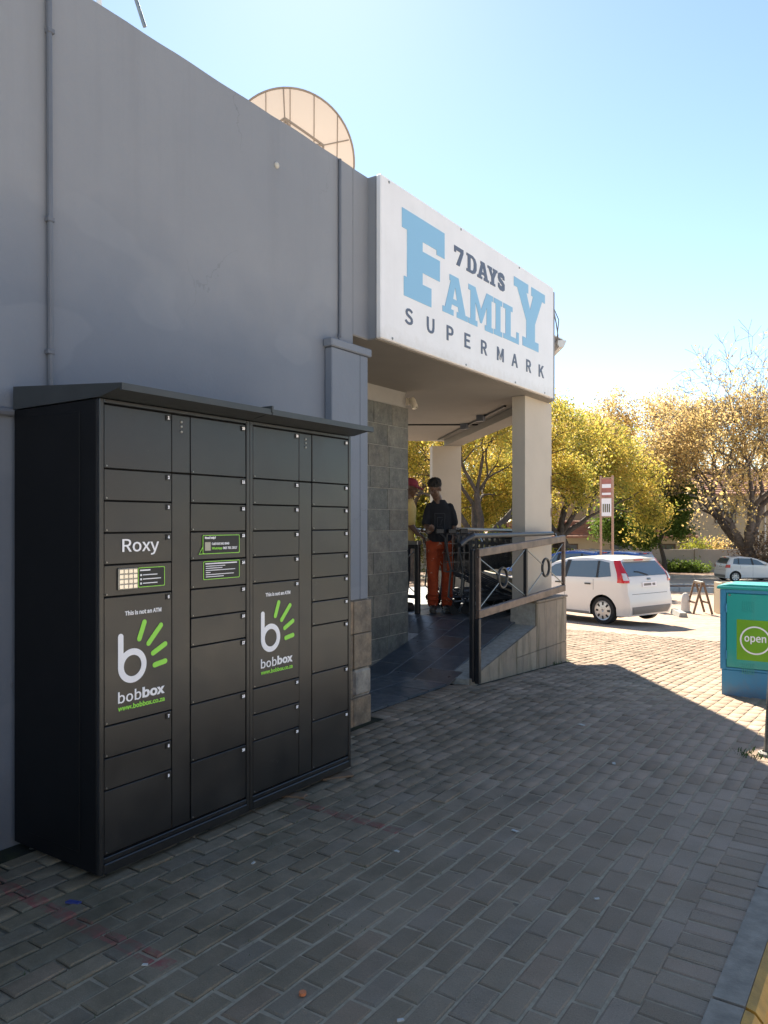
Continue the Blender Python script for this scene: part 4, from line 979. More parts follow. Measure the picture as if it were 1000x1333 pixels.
# ------------------------------------------------------------------ two people
def remeshed(mb, voxel, smooth=4):
    me = bpy.data.meshes.new('t'); me.from_pydata(mb.v, [], mb.f)
    o = bpy.data.objects.new('t', me); COL.objects.link(o)
    r = o.modifiers.new('r', 'REMESH'); r.mode = 'VOXEL'; r.voxel_size = voxel
    s = o.modifiers.new('s', 'SMOOTH'); s.iterations = smooth; s.factor = 0.5
    dg = bpy.context.evaluated_depsgraph_get(); dg.update()
    out = bpy.data.meshes.new_from_object(o.evaluated_get(dg), depsgraph=dg)
    bpy.data.objects.remove(o); out.materials.clear()
    out.polygons.foreach_set('use_smooth', [True]*len(out.polygons)); return out
def part(name, mb, mat, parent, voxel=0.009, smooth=4):
    me = remeshed(mb, voxel, smooth); me.materials.append(M[mat]); return link(name, me, parent)
def loft(mb, rings, n=18):                               # rings: (cx, cy, cz, rx, ry)
    vs = []; fs = []
    for cx, cy, cz, rx, ry in rings:
        for k in range(n): a = 2*math.pi*k/n; vs.append((cx+rx*math.cos(a), cy+ry*math.sin(a), cz))
    for i in range(len(rings)-1):
        for k in range(n): fs.append((i*n+k, i*n+(k+1) % n, (i+1)*n+(k+1) % n, (i+1)*n+k))
    fs += [tuple(range(n))[::-1], tuple((len(rings)-1)*n+k for k in range(n))]
    mb.add(vs, fs)
def limb(mb, pts, rs):
    mb.tube(pts, rs, 14)
    for p, r in zip(pts, rs): mb.sphere(p, r, r, r, 12, 8)
def hand(mb, wrist, dirv, palm_n, thumb_side, curl=0.5):
    # palm, four bent fingers of different lengths, a thumb leaving the side of the palm
    dirv = Vector(dirv).normalized(); pn = Vector(palm_n); pn = (pn-dirv*pn.dot(dirv)).normalized(); side = dirv.cross(pn)*thumb_side
    w = Vector(wrist)
    for t, r in ((0.0, .022), (.03, .027), (.06, .030), (.085, .028)):
        for s in (-1, 0, 1): mb.sphere(w+dirv*t+side*s*0.017, r*.62, r*.62, r*.62, 8, 6)
    for k, (off, L) in enumerate(((.030, .072), (.010, .080), (-.010, .074), (-.029, .058))):
        p0 = w+dirv*.085+side*off; a = curl*0.7
        d1 = (dirv*math.cos(a)+pn*math.sin(a)); p1 = p0+d1*L*.45
        d2 = (dirv*math.cos(a*2.1)+pn*math.sin(a*2.1)); p2 = p1+d2*L*.32
        d3 = (dirv*math.cos(a*3)+pn*math.sin(a*3)); p3 = p2+d3*L*.25
        limb(mb, [p0-dirv*.02, p0, p1, p2, p3], [.0105, .0105, .0095, .0088, .0078])
    q0 = w+dirv*.02+side*.024; q1 = q0+(dirv*.55+side*.75+pn*.25).normalized()*.042; q2 = q1+(dirv*.85+side*.25+pn*.45).normalized()*.032
    limb(mb, [q0, q1, q2], [.014, .012, .0095])
def head(mb, c, face, tilt=0.0):
    # skull, jaw, brow, nose, lips, chin and ears, looking along 'face'
    c = Vector(c); f = Vector(face).normalized(); s = f.cross(Vector((0, 0, 1))).normalized(); u = s.cross(f)
    m = Matrix((s, f, u)).transposed()
    P = lambda a, b, z: c+s*a+f*b+u*z
    mb.sphere(P(0, -.012, .035), .074, .094, .088, 18, 12, m); mb.sphere(P(0, .022, -.035), .058, .066, .078, 16, 10, m)
    mb.sphere(P(0, .048, -.085), .034, .034, .026, 12, 8, m); mb.sphere(P(0, .070, .028), .050, .016, .014, 12, 8, m)
    limb(mb, [P(0, .080, .018), P(0, .098, -.018)], [.008, .013]); mb.sphere(P(.011, .088, -.022), .010, .010, .008, 8, 6, m); mb.sphere(P(-.011, .088, -.022), .010, .010, .008, 8, 6, m)
    mb.sphere(P(0, .080, -.050), .024, .010, .007, 10, 6, m); mb.sphere(P(0, .077, -.061), .021, .010, .008, 10, 6, m)
    for q in (-1, 1):
        mb.sphere(P(.045*q, .052, -.015), .022, .022, .02, 10, 6, m); mb.sphere(P(.076*q, -.008, -.005), .010, .020, .032, 10, 8, m)
    return P, m
def eyes(P, m, par):
    for q in (-1, 1):
        mb = MB(); mb.sphere(P(.030*q, .0735, .008), .010, .010, .005, 10, 6, m); e = mb.build('eye', 'eye_white', par, True, local=True)
        mb = MB(); mb.sphere(P(.030*q, .082, .008), .006, .005, .006, 8, 6, m); mb.build('iris', 'hair_black', e, True, local=True)

# first man: black T-shirt, orange trousers, head bent to the left
pz = 0.412
p1 = thing('person', 'man in black printed T-shirt and stained orange trousers standing with head bowed', 'person', (-4.90, 8.47, pz), YAW)
b = MB()
Hc = (-0.065, -0.075, 1.555); P, hm = head(b, Hc, (-0.66, -0.66, -0.42))
limb(b, [(-.02, -.02, 1.36), (-.03, -.03, 1.43), (-.05, -.05, 1.49)], [.066, .056, .052])
loft(b, [(0, 0, .86, .14, .10), (0, 0, .95, .145, .10), (0, .0, 1.1, .120, .085), (0, .005, 1.25, .125, .090), (-.005, 0, 1.33, .110, .075), (-.01, -.01, 1.39, .078, .06)])
limb(b, [(.118, 0, 1.325), (.180, .02, 1.07), (.165, -.05, .86)], [.040, .040, .029]); hand(b, (.163, -.055, .845), (-.12, -.12, -.97), (-.8, -.5, 0), -1, 0.55)
limb(b, [(-.118, 0, 1.325), (-.175, -.02, 1.10), (-.15, -.22, 1.02)], [.040, .040, .029]); hand(b, (-.145, -.235, 1.02), (.1, -.85, .25), (.2, .2, .9), 1, 0.6)
for s in (-1, 1):
    limb(b, [(.085*s, 0, .90), (.09*s, -.015, .48), (.085*s, .02, .09)], [.085, .055, .042])
    limb(b, [(.085*s, .04, .045), (.095*s, -.10, .035)], [.038, .034])
body = part('body', b, 'skin_brown', p1, 0.0065, 3)
eyes(P, hm, body)
b = MB()
loft(b, [(0, 0, .885, .160, .122), (0, 0, .95, .158, .119), (0, .002, 1.08, .148, .110), (0, .005, 1.22, .150, .110), (0, 0, 1.31, .148, .100), (-.008, -.004, 1.375, .108, .080), (-.012, -.012, 1.425, .078, .07)], 24)
limb(b, [(.125, 0, 1.335), (.160, .006, 1.25), (.182, .012, 1.135)], [.050, .050, .053]); limb(b, [(-.125, 0, 1.335), (-.158, -.004, 1.25), (-.178, -.012, 1.135)], [.056, .055, .058])
shirt = part('t_shirt', b, 'tee_black', p1, 0.010, 3)
# the shirt's faded print: an outlined square of thin pale strokes on the chest
b = MB(); rq = random.Random(2)
def chest(x, z): return (x, -0.121-0.004*math.cos(x*9)+(0.0 if abs(x) < .1 else .02)+max(0, 1.12-z)*0.05, z)
for x0_, z0_, x1_, z1_ in ((-.075, 1.02, .055, 1.02), (-.075, 1.25, .055, 1.25), (-.075, 1.02, -.075, 1.25), (.055, 1.02, .055, 1.25), (-.045, 1.08, .03, 1.08), (-.045, 1.2, .03, 1.2), (-.045, 1.08, -.045, 1.2), (-.01, 1.1, .02, 1.18)):
    b.tube([chest(x0_+(x1_-x0_)*i/5+rq.uniform(-.004, .004), z0_+(z1_-z0_)*i/5) for i in range(6)], 0.0032, 4)
b.build('print', 'faded_print', shirt, local=True)
b = MB()
loft(b, [(0, 0, .80, .165, .12), (0, 0, .86, .168, .122), (0, 0, .93, .158, .115)], 24)
for s in (-1, 1):
    k = 1.0 if s > 0 else 0.97
    limb(b, [(.082*s, .0, .86), (.088*s, -.012, .66), (.092*s, -.02, .47), (.090*s, .0, .30), (.088*s, .015, .12)], [.098, .088, .075*k, .070, .072])
    for z in (.44, .40, .22, .16): b.sphere((.09*s+.01, -.03, z), .068, .06, .016, 12, 6)
part('trousers', b, 'work_trousers', p1, 0.010, 2)
for s in (-1, 1):
    b = MB(); limb(b, [(.085*s, .055, .052), (.088*s, -.03, .05), (.105*s, -.135, .038)], [.045, .047, .040]); b.box(.088*s-.045, .088*s+.045+.01*s, -.17, .095, .002, .022)
    part('shoe', b, 'shoe_dark', p1, 0.008, 3)
b = MB(); s3 = hm
b.sphere(P(0, -.020, .058), .082, .097, .078, 20, 12, hm); b.sphere(P(0, -.01, .10), .068, .075, .05, 16, 10, hm)
for i in range(60):
    a, e = rq.uniform(0, 6.28), rq.uniform(.1, 1.3); q = P(.078*math.cos(a)*math.cos(e), -.015+.092*math.sin(a)*math.cos(e), .065+.078*math.sin(e)); b.sphere(q, .016, .016, .014, 6, 4)
part('hair', b, 'hair_black', body, 0.008, 1)
# second man: yellow shirt, dark red cap, leaning on the inner rail, half hidden by the slate wall
p2 = thing('person', 'man in yellow shirt and dark red cap leaning on the rail beside the slate wall', 'person', (-5.42, 8.50, pz), YAW)
b = MB(); Hc2 = (0.055, -0.02, 1.585); P2, hm2 = head(b, Hc2, (0.86, -0.42, -0.28))
limb(b, [(0, 0, 1.38), (.02, -.01, 1.45), (.04, -.015, 1.52)], [.066, .056, .052])
loft(b, [(-.05, 0, .86, .13, .12), (-.05, 0, .95, .13, .12), (-.03, .0, 1.1, .115, .12), (-.02, .0, 1.25, .12, .145), (0, 0, 1.35, .11, .14), (.01, -.01, 1.41, .08, .10)])
limb(b, [(.01, -.15, 1.36), (.05, -.16, 1.10), (.14, -.20, .985)], [.053, .042, .030]); hand(b, (.15, -.205, .98), (.75, -.15, -.55), (-.5, .1, -.8), 1, 0.6)
limb(b, [(0, .15, 1.36), (.02, .17, 1.10), (.15, .0, 1.02)], [.053, .042, .030]); hand(b, (.16, -.01, 1.02), (.9, -.35, 0), (0, 0, 1), 1, 0.6)
for s in (-1, 1):
    limb(b, [(-.05, .085*s, .90), (-.03, .09*s, .48), (-.06, .085*s, .09)], [.085, .055, .042]); limb(b, [(-.09, .09*s, .045), (.06, .095*s, .035)], [.038, .034])
body2 = part('body', b, 'skin_brown', p2, 0.0065, 3); eyes(P2, hm2, body2)
b = MB(); loft(b, [(-.05, 0, .87, .15, .15), (-.04, 0, 1.0, .142, .148), (-.02, 0, 1.2, .142, .168), (0, 0, 1.33, .128, .172), (.01, -.005, 1.395, .095, .125), (.015, -.01, 1.44, .072, .075)], 24)
limb(b, [(.01, -.145, 1.355), (.03, -.155, 1.24), (.045, -.16, 1.15)], [.066, .064, .066]); limb(b, [(0, .145, 1.355), (.01, .16, 1.24), (.02, .17, 1.15)], [.066, .064, .066])
part('shirt', b, 'tee_yellow', p2, 0.010, 3)
b = MB(); limb(b, [(.045, -.05, 1.435), (.075, -.02, 1.425), (.05, .05, 1.44)], [.02, .018, .02]); part('collar', b, 'tee_yellow', p2, 0.008, 1)
b = MB(); loft(b, [(-.05, 0, .80, .14, .15), (-.05, 0, .93, .135, .145)], 24)
for s in (-1, 1): limb(b, [(-.05, .082*s, .86), (-.03, .09*s, .47), (-.06, .088*s, .11)], [.098, .078, .068])
part('trousers', b, 'tee_black', p2, 0.010, 2)
for s in (-1, 1):
    b = MB(); limb(b, [(-.10, .088*s, .05), (.06, .10*s, .04)], [.045, .040]); b.box(-.14, .11, .09*s-.045, .09*s+.045, .002, .02); part('shoe', b, 'shoe_dark', p2, 0.008, 3)
b = MB(); b.sphere(P2(0, -.015, .065), .083, .100, .072, 20, 12, hm2)
for i in range(9):
    a = -0.9+1.8*i/8; limb(b, [P2(.07*math.sin(a), .05+.03*math.cos(a), .045), P2(.062*math.sin(a), .095+.075*math.cos(a), .03)], [.012, .008])
part('cap', b, 'cap_red', body2, 0.007, 2)

# ------------------------------------------------------------------ street cabinet and post
cb = thing('street_cabinet', 'teal roadside utility cabinet with blue plinth and green sticker standing in the sun', 'utility cabinet', (-0.95, 8.05, g(8.0)))
cx0, cx1, cy0, cy1 = -1.465, -0.38, 7.84, 8.26
zb = g(7.9)-0.02
mb = MB(); mb.cbox(cx0+0.012, cx1-0.012, cy0+0.006, cy1, zb, zb+0.262, 0.006); mb.build('plinth', 'cabinet_blue', cb)
mb = MB(); mb.cbox(cx0+0.012, cx1-0.012, cy0+0.02, cy1, zb+0.264, 0.915, 0.006)
mb.cbox(cx0, cx0+0.052, cy0, cy0+0.021, zb+0.264, 0.918, 0.004); mb.cbox(cx1-0.052, cx1, cy0, cy0+0.021, zb+0.264, 0.918, 0.004); mb.cbox(cx0+0.0521, cx1-0.0521, cy0, cy0+0.02, 0.885, 0.918, 0.003); mb.cbox(cx0+0.0521, cx1-0.0521, cy0, cy0+0.02, zb+0.264, zb+0.285, 0.003)
mb.build('body', 'cabinet_blue', cb)
mb = MB(); mb.cbox(cx0-0.025, cx1+0.025, cy0-0.03, cy1+0.03, 0.92, 0.948, 0.008); mb.prism([(cx0-.02, 0.9485), (cx0+.08, 0.966), (cx1-.08, .966), (cx1+.02, .9485)], 0, cy1-cy0, Matrix(((1, 0, 0, 0), (0, 0, 1, cy0), (0, 1, 0, 0), (0, 0, 0, 1)))); mb.build('lid', 'cabinet_teal', cb)
mb = MB(); mb.cbox(cx0+0.058, cx1-0.058, cy0-0.006, cy0+0.018, zb+0.29, 0.880, 0.005)
dr = mb.build('door', 'cabinet_teal', cb)
for z in (0.76, 0.18):
    mb = MB()
    for i in range(7): mb.cbox(-1.27+0.016*i, -1.264+0.016*i, cy0-0.0095, cy0-0.0055, z-.05, z+.05, 0.001)
    struct(mb.build('vent', 'cabinet_teal', dr), 'stuff')
for hz_ in (0.30, 0.74): mb = MB(); mb.cyl((cx0+0.056, cy0-0.008, hz_-.04), (cx0+0.056, cy0-0.008, hz_+.04), .007, 8); mb.build('hinge', 'cabinet_blue', dr)
mb = MB(); mb.lathe((cx0+0.085, cy0-0.006, 0.865), (0, -1, 0), [(0, .012), (.004, .010), (.004, 0)], 10); mb.build('lock', 'steel', dr)
FACE_Y = Matrix(((1, 0, 0, 0), (0, 0, -1, 0), (0, 1, 0, 0), (0, 0, 0, 1)))
def at_y(y): return Matrix.Translation((0, y, 0)) @ FACE_Y
mb = MB(); mb.box(-1.318, -0.62, cy0-0.0078, cy0-0.0062, 0.262, 0.640); st = mb.build('sticker', 'sticker_green', dr)
print_on('logo_ring', raw([arc(-1.158, 0.452, 0.132, 0, 2*math.pi, 48)[:-1], arc(-1.158, 0.452, 0.118, 0, 2*math.pi, 48)[:-1]]), 'print_white', dr, at_y(cy0-0.0095))
print_on('lettering', text('open', -1.252, -1.066, 0.416, 0.492, 0.008), 'print_white', dr, at_y(cy0-0.0095))
print_on('lettering', text('serve', -1.008, -0.77, 0.424, 0.482, 0.012), 'print_white', dr, at_y(cy0-0.0095))
pt_ = (-0.756, 5.66)
post = thing('street_post', 'weathered steel post with weeds at its foot at the edge of the paving', 'post', (pt_[0], pt_[1], 0))
mb = MB(); mb.tube([(pt_[0], pt_[1], -0.1), (pt_[0]+0.03, pt_[1], 0.55), (pt_[0]+0.16, pt_[1], 2.3)], 0.036, 14); mb.build('pole', 'post_steel', post)
mb = MB(); mb.lathe((pt_[0], pt_[1], -0.002), (0, 0, 1), [(0, .07), (.02, .065), (.03, .042)], 14); mb.build('collar', 'concrete', post)

# ------------------------------------------------------------------ cars
def lerp_t(tab, x):
    if x <= tab[0][0]: return tab[0][1]
    for (a, va), (b, vb) in zip(tab, tab[1:]):
        if x <= b:
            t = (x-a)/(b-a); t = t*t*(3-2*t)*0.35+t*0.65; return va+(vb-va)*t
    return tab[-1][1]
def make_car(label, paint, L=3.85, W=0.84, H=1.43, wb=(0.63, 3.12), lamp='tall', detail=True):
    # local axes: x from the rear bumper forwards, y to the car's left, z up
    root = thing('parked_car', label, 'car', (0, 0, 0))
    k = H/1.43; rA = 0.345*k; rw = 0.292*k
    ztop = [(0, .98*k), (.10, 1.06*k), (.30, 1.345*k), (.42, 1.385*k), (.75, 1.42*k), (1.15, 1.43*k), (1.6, 1.395*k), (1.95, 1.315*k), (2.3, 1.19*k), (2.85, .98*k), (3.25, .95*k), (L-.20, .80*k), (L-.05, .68*k), (L, .55*k)]
    zbelt = [(0, .98*k), (1.0, .95*k), (2.9, .90*k), (L-.3, .74*k), (L, .52*k)]
    wid = [(0, W-.09), (.12, W-.03), (.45, W), (L-.9, W), (L-.25, W-.09), (L, W-.30)]
    xr = [(.2*k, .05), (.33*k, .0), (.60*k, .0), (.66*k, .045), (.96*k, .07), (1.02*k, .10), (1.36*k, .34), (1.5*k, .42)]
    def zlow(x):
        z = 0.20*k
        for c in wb:
            if abs(x-c) < rA: z = max(z, rw+math.sqrt(rA*rA-(x-c)**2)-0.005)
        return z
    def halfw(x, z):
        w = lerp_t(wid, x); zb_ = lerp_t(zbelt, x)
        if z < .45*k: w -= (.45*k-z)*.16
        if z > zb_: w -= (z-zb_)*.30
        return w
    BL = 0.5
    def remap(x, z):
        r = lerp_t(xr, z)
        return r+x*(BL-r)/BL if x < BL else x
    xs = sorted(set([round(v, 4) for v in list(np.linspace(0, L, 60))+[c+rA*math.cos(a) for c in wb for a in np.linspace(0, math.pi, 13)]]))
    NS, verts, faces = 9, [], []
    for x in xs:
        zt = lerp_t(ztop, max(x, .42) if x < .42 else x); lo = zlow(x); zb_ = min(lerp_t(zbelt, x), zt-.09)
        sd = max(zt-.085, lo+.05)
        zl = [lo+(max(zb_, lo+.02)-lo)*i/5 for i in range(6)]
        zl += [zl[-1]+(sd-zl[-1])*i/3 for i in (1, 2, 3)]
        row = [(remap(x, z), halfw(x, z), z) for z in zl]
        we = halfw(x, sd)
        row += [(remap(x, zt-.03), we-.03, zt-.035), (remap(x, zt-.01), we-.11, zt-.010), (remap(x, zt), we*.45, zt), (remap(x, zt), 0, zt+.006)]
        verts.append(row)
    n = len(verts[0]); V = []; 
    for row in verts:
        V += row
        V += [(a, -b, c) for a, b, c in row[:-1][::-1]]
    m2 = 2*n-1; F = []
    for i in range(len(xs)-1):
        for j in range(m2-1): F.append((i*m2+j, (i+1)*m2+j, (i+1)*m2+j+1, i*m2+j+1))
    # rear and front closing strips
    for base, sgn in ((0, 1), ((len(xs)-1)*m2, -1)):
        for j in range(n-1):
            a, b = base+j, base+j+1; c, d_ = base+m2-1-j-1, base+m2-1-j
            F.append((a, b, c, d_) if sgn > 0 else (d_, c, b, a)) if b != c else F.append((a, b, d_))
    mb = MB(); mb.add(V, F); body = mb.build('body', paint, root, 'auto', local=True)
    mb = MB(); mb.box(.25, L-.35, -(W-.10), W-.10, .17*k, .55*k); mb.build('underbody', 'rubber', root, local=True)
    def side_patch(name, mat, pts, off, nx=8, nz=5):      # quad patch on both sides; pts = rear-bottom, front-bottom, front-top, rear-top (x, z)
        for s in (1, -1):
            vs = []; fs = []
            for o in (off, off-.02):
                for i in range(nx+1):
                    for j in range(nz+1):
                        u_, v_ = i/nx, j/nz
                        x = (pts[0][0]*(1-u_)+pts[1][0]*u_)*(1-v_)+(pts[3][0]*(1-u_)+pts[2][0]*u_)*v_
                        z = (pts[0][1]*(1-u_)+pts[1][1]*u_)*(1-v_)+(pts[3][1]*(1-u_)+pts[2][1]*u_)*v_
                        vs.append((x, s*(halfw(x, z)+o), z))
            q = (nx+1)*(nz+1)
            for i in range(nx):
                for j in range(nz):
                    a = i*(nz+1)+j; f = (a, a+nz+1, a+nz+2, a+1); fs.append(f if s < 0 else f[::-1])
            mb = MB(); mb.add(vs[:q], fs); mb.build(name, mat, root, True, local=True)
    def rear_patch(name, mat, y0, y1, z0, z1, off, taper=0.0, par=None, ny=8, nz=5):
        vs = []; fs = []
        for j in range(nz+1):
            z = z0+(z1-z0)*j/nz; tp = 1-taper*j/nz
            for i in range(ny+1):
                y = (y0+(y1-y0)*i/ny)*tp; vs.append((lerp_t(xr, z)-off, y, z))
        for j in range(nz):
            for i in range(ny): a = j*(ny+1)+i; fs.append((a, a+ny+1, a+ny+2, a+1))
        mb = MB(); mb.add(vs, fs); return mb.build(name, mat, par or root, True, local=True)
    B = lambda x: lerp_t(zbelt, x)
    for nm, pts in (('window', [(.80, B(.80)+.03), (1.60, B(1.60)+.03), (1.54, 1.315*k), (.82, 1.345*k)]), ('window', [(1.70, B(1.70)+.03), (2.44, B(2.44)+.03), (1.98, 1.215*k), (1.64, 1.30*k)]), ('window', [(.42, B(.42)+.06), (.74, B(.74)+.03), (.76, 1.345*k), (.52, 1.31*k)])):
        side_patch(nm, 'car_glass', pts, 0.004)
    side_patch('pillar_trim', 'trim_black', [(1.595, B(1.6)+.02), (1.705, B(1.7)+.02), (1.645, 1.33*k), (1.535, 1.335*k)], 0.0055, 2, 4)
    side_patch('pillar_trim', 'trim_black', [(.74, B(.74)+.03), (.80, B(.80)+.03), (.82, 1.345*k), (.76, 1.345*k)], 0.0055, 2, 4)
    for x, z0 in ((1.64, .30*k), (2.66, .34*k), (.86, .72*k)):
        side_patch('door_seam', 'trim_black', [(x, z0), (x+.008, z0), (x+.008, B(x)), (x, B(x))], 0.0012, 1, 8)
    side_patch('door_handle', 'trim_black' if detail else paint, [(.92, .83*k), (1.08, .83*k), (1.08, .86*k), (.92, .86*k)], 0.022, 3, 2)
    side_patch('door_handle', 'trim_black' if detail else paint, [(1.74, .82*k), (1.90, .82*k), (1.90, .85*k), (1.74, .85*k)], 0.022, 3, 2)
    side_patch('sill', 'trim_grey', [(1.0, .19*k), (2.75, .19*k), (2.75, .24*k), (1.0, .24*k)], 0.004, 8, 1)
    wr_ = W-.12
    rear_patch('rear_window', 'car_glass', -wr_+.02, wr_-.02, 1.03*k, 1.325*k, 0.006, .16)
    rear_patch('number_plate', 'print_white', -.25, .25, .80*k, .90*k, .012)
    rear_patch('plate_print', 'trim_grey', -.20, -.10, .825*k, .875*k, .0135); rear_patch('plate_print', 'trim_grey', -.06, .20, .825*k, .875*k, .0135)
    rear_patch('badge', 'steel', -.055, .055, .945*k, .985*k, .012)
    rear_patch('tailgate_seam', 'trim_black', -.62, .62, .655*k, .663*k, .003)
    rear_patch('bumper_skirt', 'trim_grey', -.62, .62, .24*k, .40*k, .012, -.10)
    rear_patch('brake_light', 'lamp_red', -.16, .16, 1.345*k, 1.375*k, .012)
    mb = MB(); mb.tube([(lerp_t(xr, 1.05*k)-.022, .0, 1.05*k), (lerp_t(xr, 1.12*k)-.022, .26, 1.12*k), (lerp_t(xr, 1.13*k)-.02, .40, 1.13*k)], .009, 5); mb.build('rear_wiper', 'trim_black', root, local=True)
    mb = MB(); mb.cbox(.26, .46, -.50, .50, 1.375*k, 1.392*k, .005); mb.build('spoiler', paint, root, local=True)
    for s in (1, -1):                                    # tail lights wrap round the corner
        def lampstrip(name, mat, z0, z1, wi, wo, off):
            vs = []; fs = []; nz = 8
            for j in range(nz+1):
                z = z0+(z1-z0)*j/nz; x0_ = lerp_t(xr, z); ww = halfw(.10, z)
                lead = wo*(1-.55*j/nz) if lamp == 'tall' else wo
                vs += [(x0_-off, s*(ww-wi*(1-.45*j/nz)), z), (x0_-off+.01, s*(ww-.02), z), (x0_+.05, s*(ww+off), z), (x0_+lead, s*(halfw(.25, z)+off), z)]
            for j in range(nz):
                for q in range(3): a = j*4+q; f = (a, a+1, a+5, a+4); fs.append(f if s > 0 else f[::-1])
            mb = MB(); mb.add(vs, fs); mb.build(name, mat, root, True, local=True)
        if lamp == 'tall':
            lampstrip('tail_light', 'lamp_red', .90*k, 1.36*k, .12, .20, .009); lampstrip('reverse_light', 'lamp_clear', .955*k, 1.10*k, .10, .03, .013)
        else:
            lampstrip('tail_light', 'lamp_red', .80*k, .98*k, .20, .20, .009)
    mb = MB()
    for s in (1, -1): mb.cbox(2.38, 2.50, s*(W+.10)-.08, s*(W+.10)+.08, .93*k, 1.05*k, .03)
    mb.build('wing_mirror', paint, root, local=True)
    # windscreen
    vs = []; fs = []
    for j in range(6):
        t = j/5; x = 2.82-.74*t
        z = lerp_t(ztop, x)+.012; ww = (halfw(x, z-.09)-.06)
        for i in range(9): vs.append((x, ww*(i/4-1), z-(.02 if i in (0, 8) else 0)))
    for j in range(5):
        for i in range(8): a = j*9+i; fs.append((a, a+1, a+10, a+9))
    mb = MB(); mb.add(vs, fs); mb.build('windscreen', 'car_glass', root, True, local=True)
    for c in wb:
        for s in (1, -1):
            yy = s*(W-.10)
            mb = MB(); mb.lathe((c, yy-s*.09, rw), (0, s, 0), [(0, rw*.6), (0, rw*.95), (.02, rw), (.155, rw), (.175, rw*.96), (.178, rw*.72)], 32); wh = mb.build('tyre', 'rubber', root, 'auto', local=True)
            mb = MB(); mb.lathe((c, yy-s*.09, rw), (0, s, 0), [(.150, 0), (.178, rw*.12), (.176, rw*.3), (.165, rw*.62), (.178, rw*.70), (.172, rw*.73), (.12, rw*.74)], 32); rm = mb.build('rim', 'hubcap', wh, 'auto', local=True)
            mb = MB()
            for q in range(8):
                a = q*math.pi/4; m = Matrix.Translation((c+math.cos(a)*rw*.50, yy+s*(.079), rw+math.sin(a)*rw*.50)) @ Matrix.Rotation(-a, 4, 'Y')
                mb.cbox(-rw*.14, rw*.12, -.004, .004, -rw*.075, rw*.075, .003, m)
            mb.build('wheel_slot', 'rubber', rm, local=True)
    return root
car = make_car('white five-door hatchback with tall red tail lights parked behind the porch column', 'car_white')
def place_car(o, rear, heading):                         # rear = world point under the middle of the rear bumper
    f = Vector((*heading, 0)).normalized(); q = Vector(rear)
    z0 = g(q.y); z1 = g(q.y+f.y*3.8)
    o.location = (q.x, q.y, z0); o.rotation_euler = (0, 0, math.atan2(f.y, f.x))
place_car(car, (-4.47, 16.68, 0), (-0.945, 0.327))
# y-facing slope: level the car across the fall of the ground
car.location.z = g(16.3)
car2 = make_car('small white hatchback parked at the kerb under the big bare-topped tree', 'car_white', 3.55, 0.79, 1.50, (0.58, 2.96), 'low', False)
place_car(car2, tuple(spot(0.437, 46.4)), (RX*0.99+FX*0.06, RY*0.99+FY*0.06))
car3 = make_car('blue car almost hidden behind the white hatchback, its roof showing to the left', 'car_blue', 4.1, 0.86, 1.68, (0.70, 3.25), 'low', False)
p = spot(0.30, 25.2); place_car(car3, tuple(p), (-0.97, 0.1)); car3.location.z -= 0.02
car4 = make_car('second blue car behind the white hatchback, its roof showing above the rear window', 'car_blue', 4.1, 0.86, 1.68, (0.70, 3.25), 'low', False)
p = spot(0.352, 27.0); place_car(car4, tuple(p), (-0.97, 0.1))

# ------------------------------------------------------------------ things on the car park
q = spot(0.410, 20.4)
af = thing('pavement_sign', 'folding wooden A-frame standing on the pale paving beyond the white hatchback', 'A-frame sign', tuple(q), YAW)
for s in (-1, 1):
    for y in (-.25, .25):
        mb = MB(); flatbar(mb, (0.25*s, y, 0), (0.015*s, y, 0.84), 0.05, 0.04); mb.build('leg', 'timber', af, local=True)
    for h in (0.30, 0.80): mb = MB(); f_ = 0.25-0.235*h/.84; flatbar(mb, (f_*s, -.25, h), (f_*s, .25, h), 0.05, 0.03); mb.build('rail', 'timber', af, local=True)
mb = MB(); mb.cyl((0, -.27, .845), (0, .27, .845), .012, 8); mb.build('hinge', 'steel', af, local=True)
q = spot(0.3925, 20.7); 
bol = thing('bollard', 'short white round-topped concrete bollard left of the wooden A-frame', 'bollard', tuple(q))
mb = MB(); mb.lathe((0, 0, -.05), (0, 0, 1), [(0, .125), (.40, .11), (.50, .095), (.56, .05), (.575, 0)], 18); mb.build('shaft', 'pale_concrete', bol, 'auto', local=True)
mb = MB(); mb.lathe((0, 0, -.03), (0, 0, 1), [(0, .16), (.05, .155), (.06, .12)], 18); mb.build('base', 'concrete', bol, local=True)
q = spot(0.446, 20.6)
bn = thing('planter_box', 'square beige concrete planter bin just left of the teal cabinet', 'planter', tuple(q), YAW)
mb = MB()
for x0_, x1_, y0_, y1_ in ((-.24, .24, -.24, -.18), (-.24, .24, .18, .24), (-.24, -.18, -.1799, .1799), (.18, .24, -.1799, .1799)): mb.cbox(x0_, x1_, y0_, y1_, 0, .84, .01)
mb.build('shell', 'house_wall', bn, local=True); mb = MB(); mb.box(-.179, .179, -.179, .179, .05, .72); mb.build('soil', 'leaf_litter', bn, local=True)
for k_, D_, lab in ((0.384, 19.4, 'low concrete wheel stop lying right behind the white hatchback'),):
    q = spot(k_, D_); ws = MB(); ws.prism([(-.11, 0), (.11, 0), (.08, .12), (-.08, .12)], -.5, .5, Matrix.Translation((q.x, q.y, q.z)) @ Matrix.Rotation(R_(25), 4, 'Z') @ Matrix(((1, 0, 0, 0), (0, 0, 1, 0), (0, 1, 0, 0), (0, 0, 0, 1))))
    tag(ws.build('wheel_stop', 'concrete'), lab, 'wheel stop')
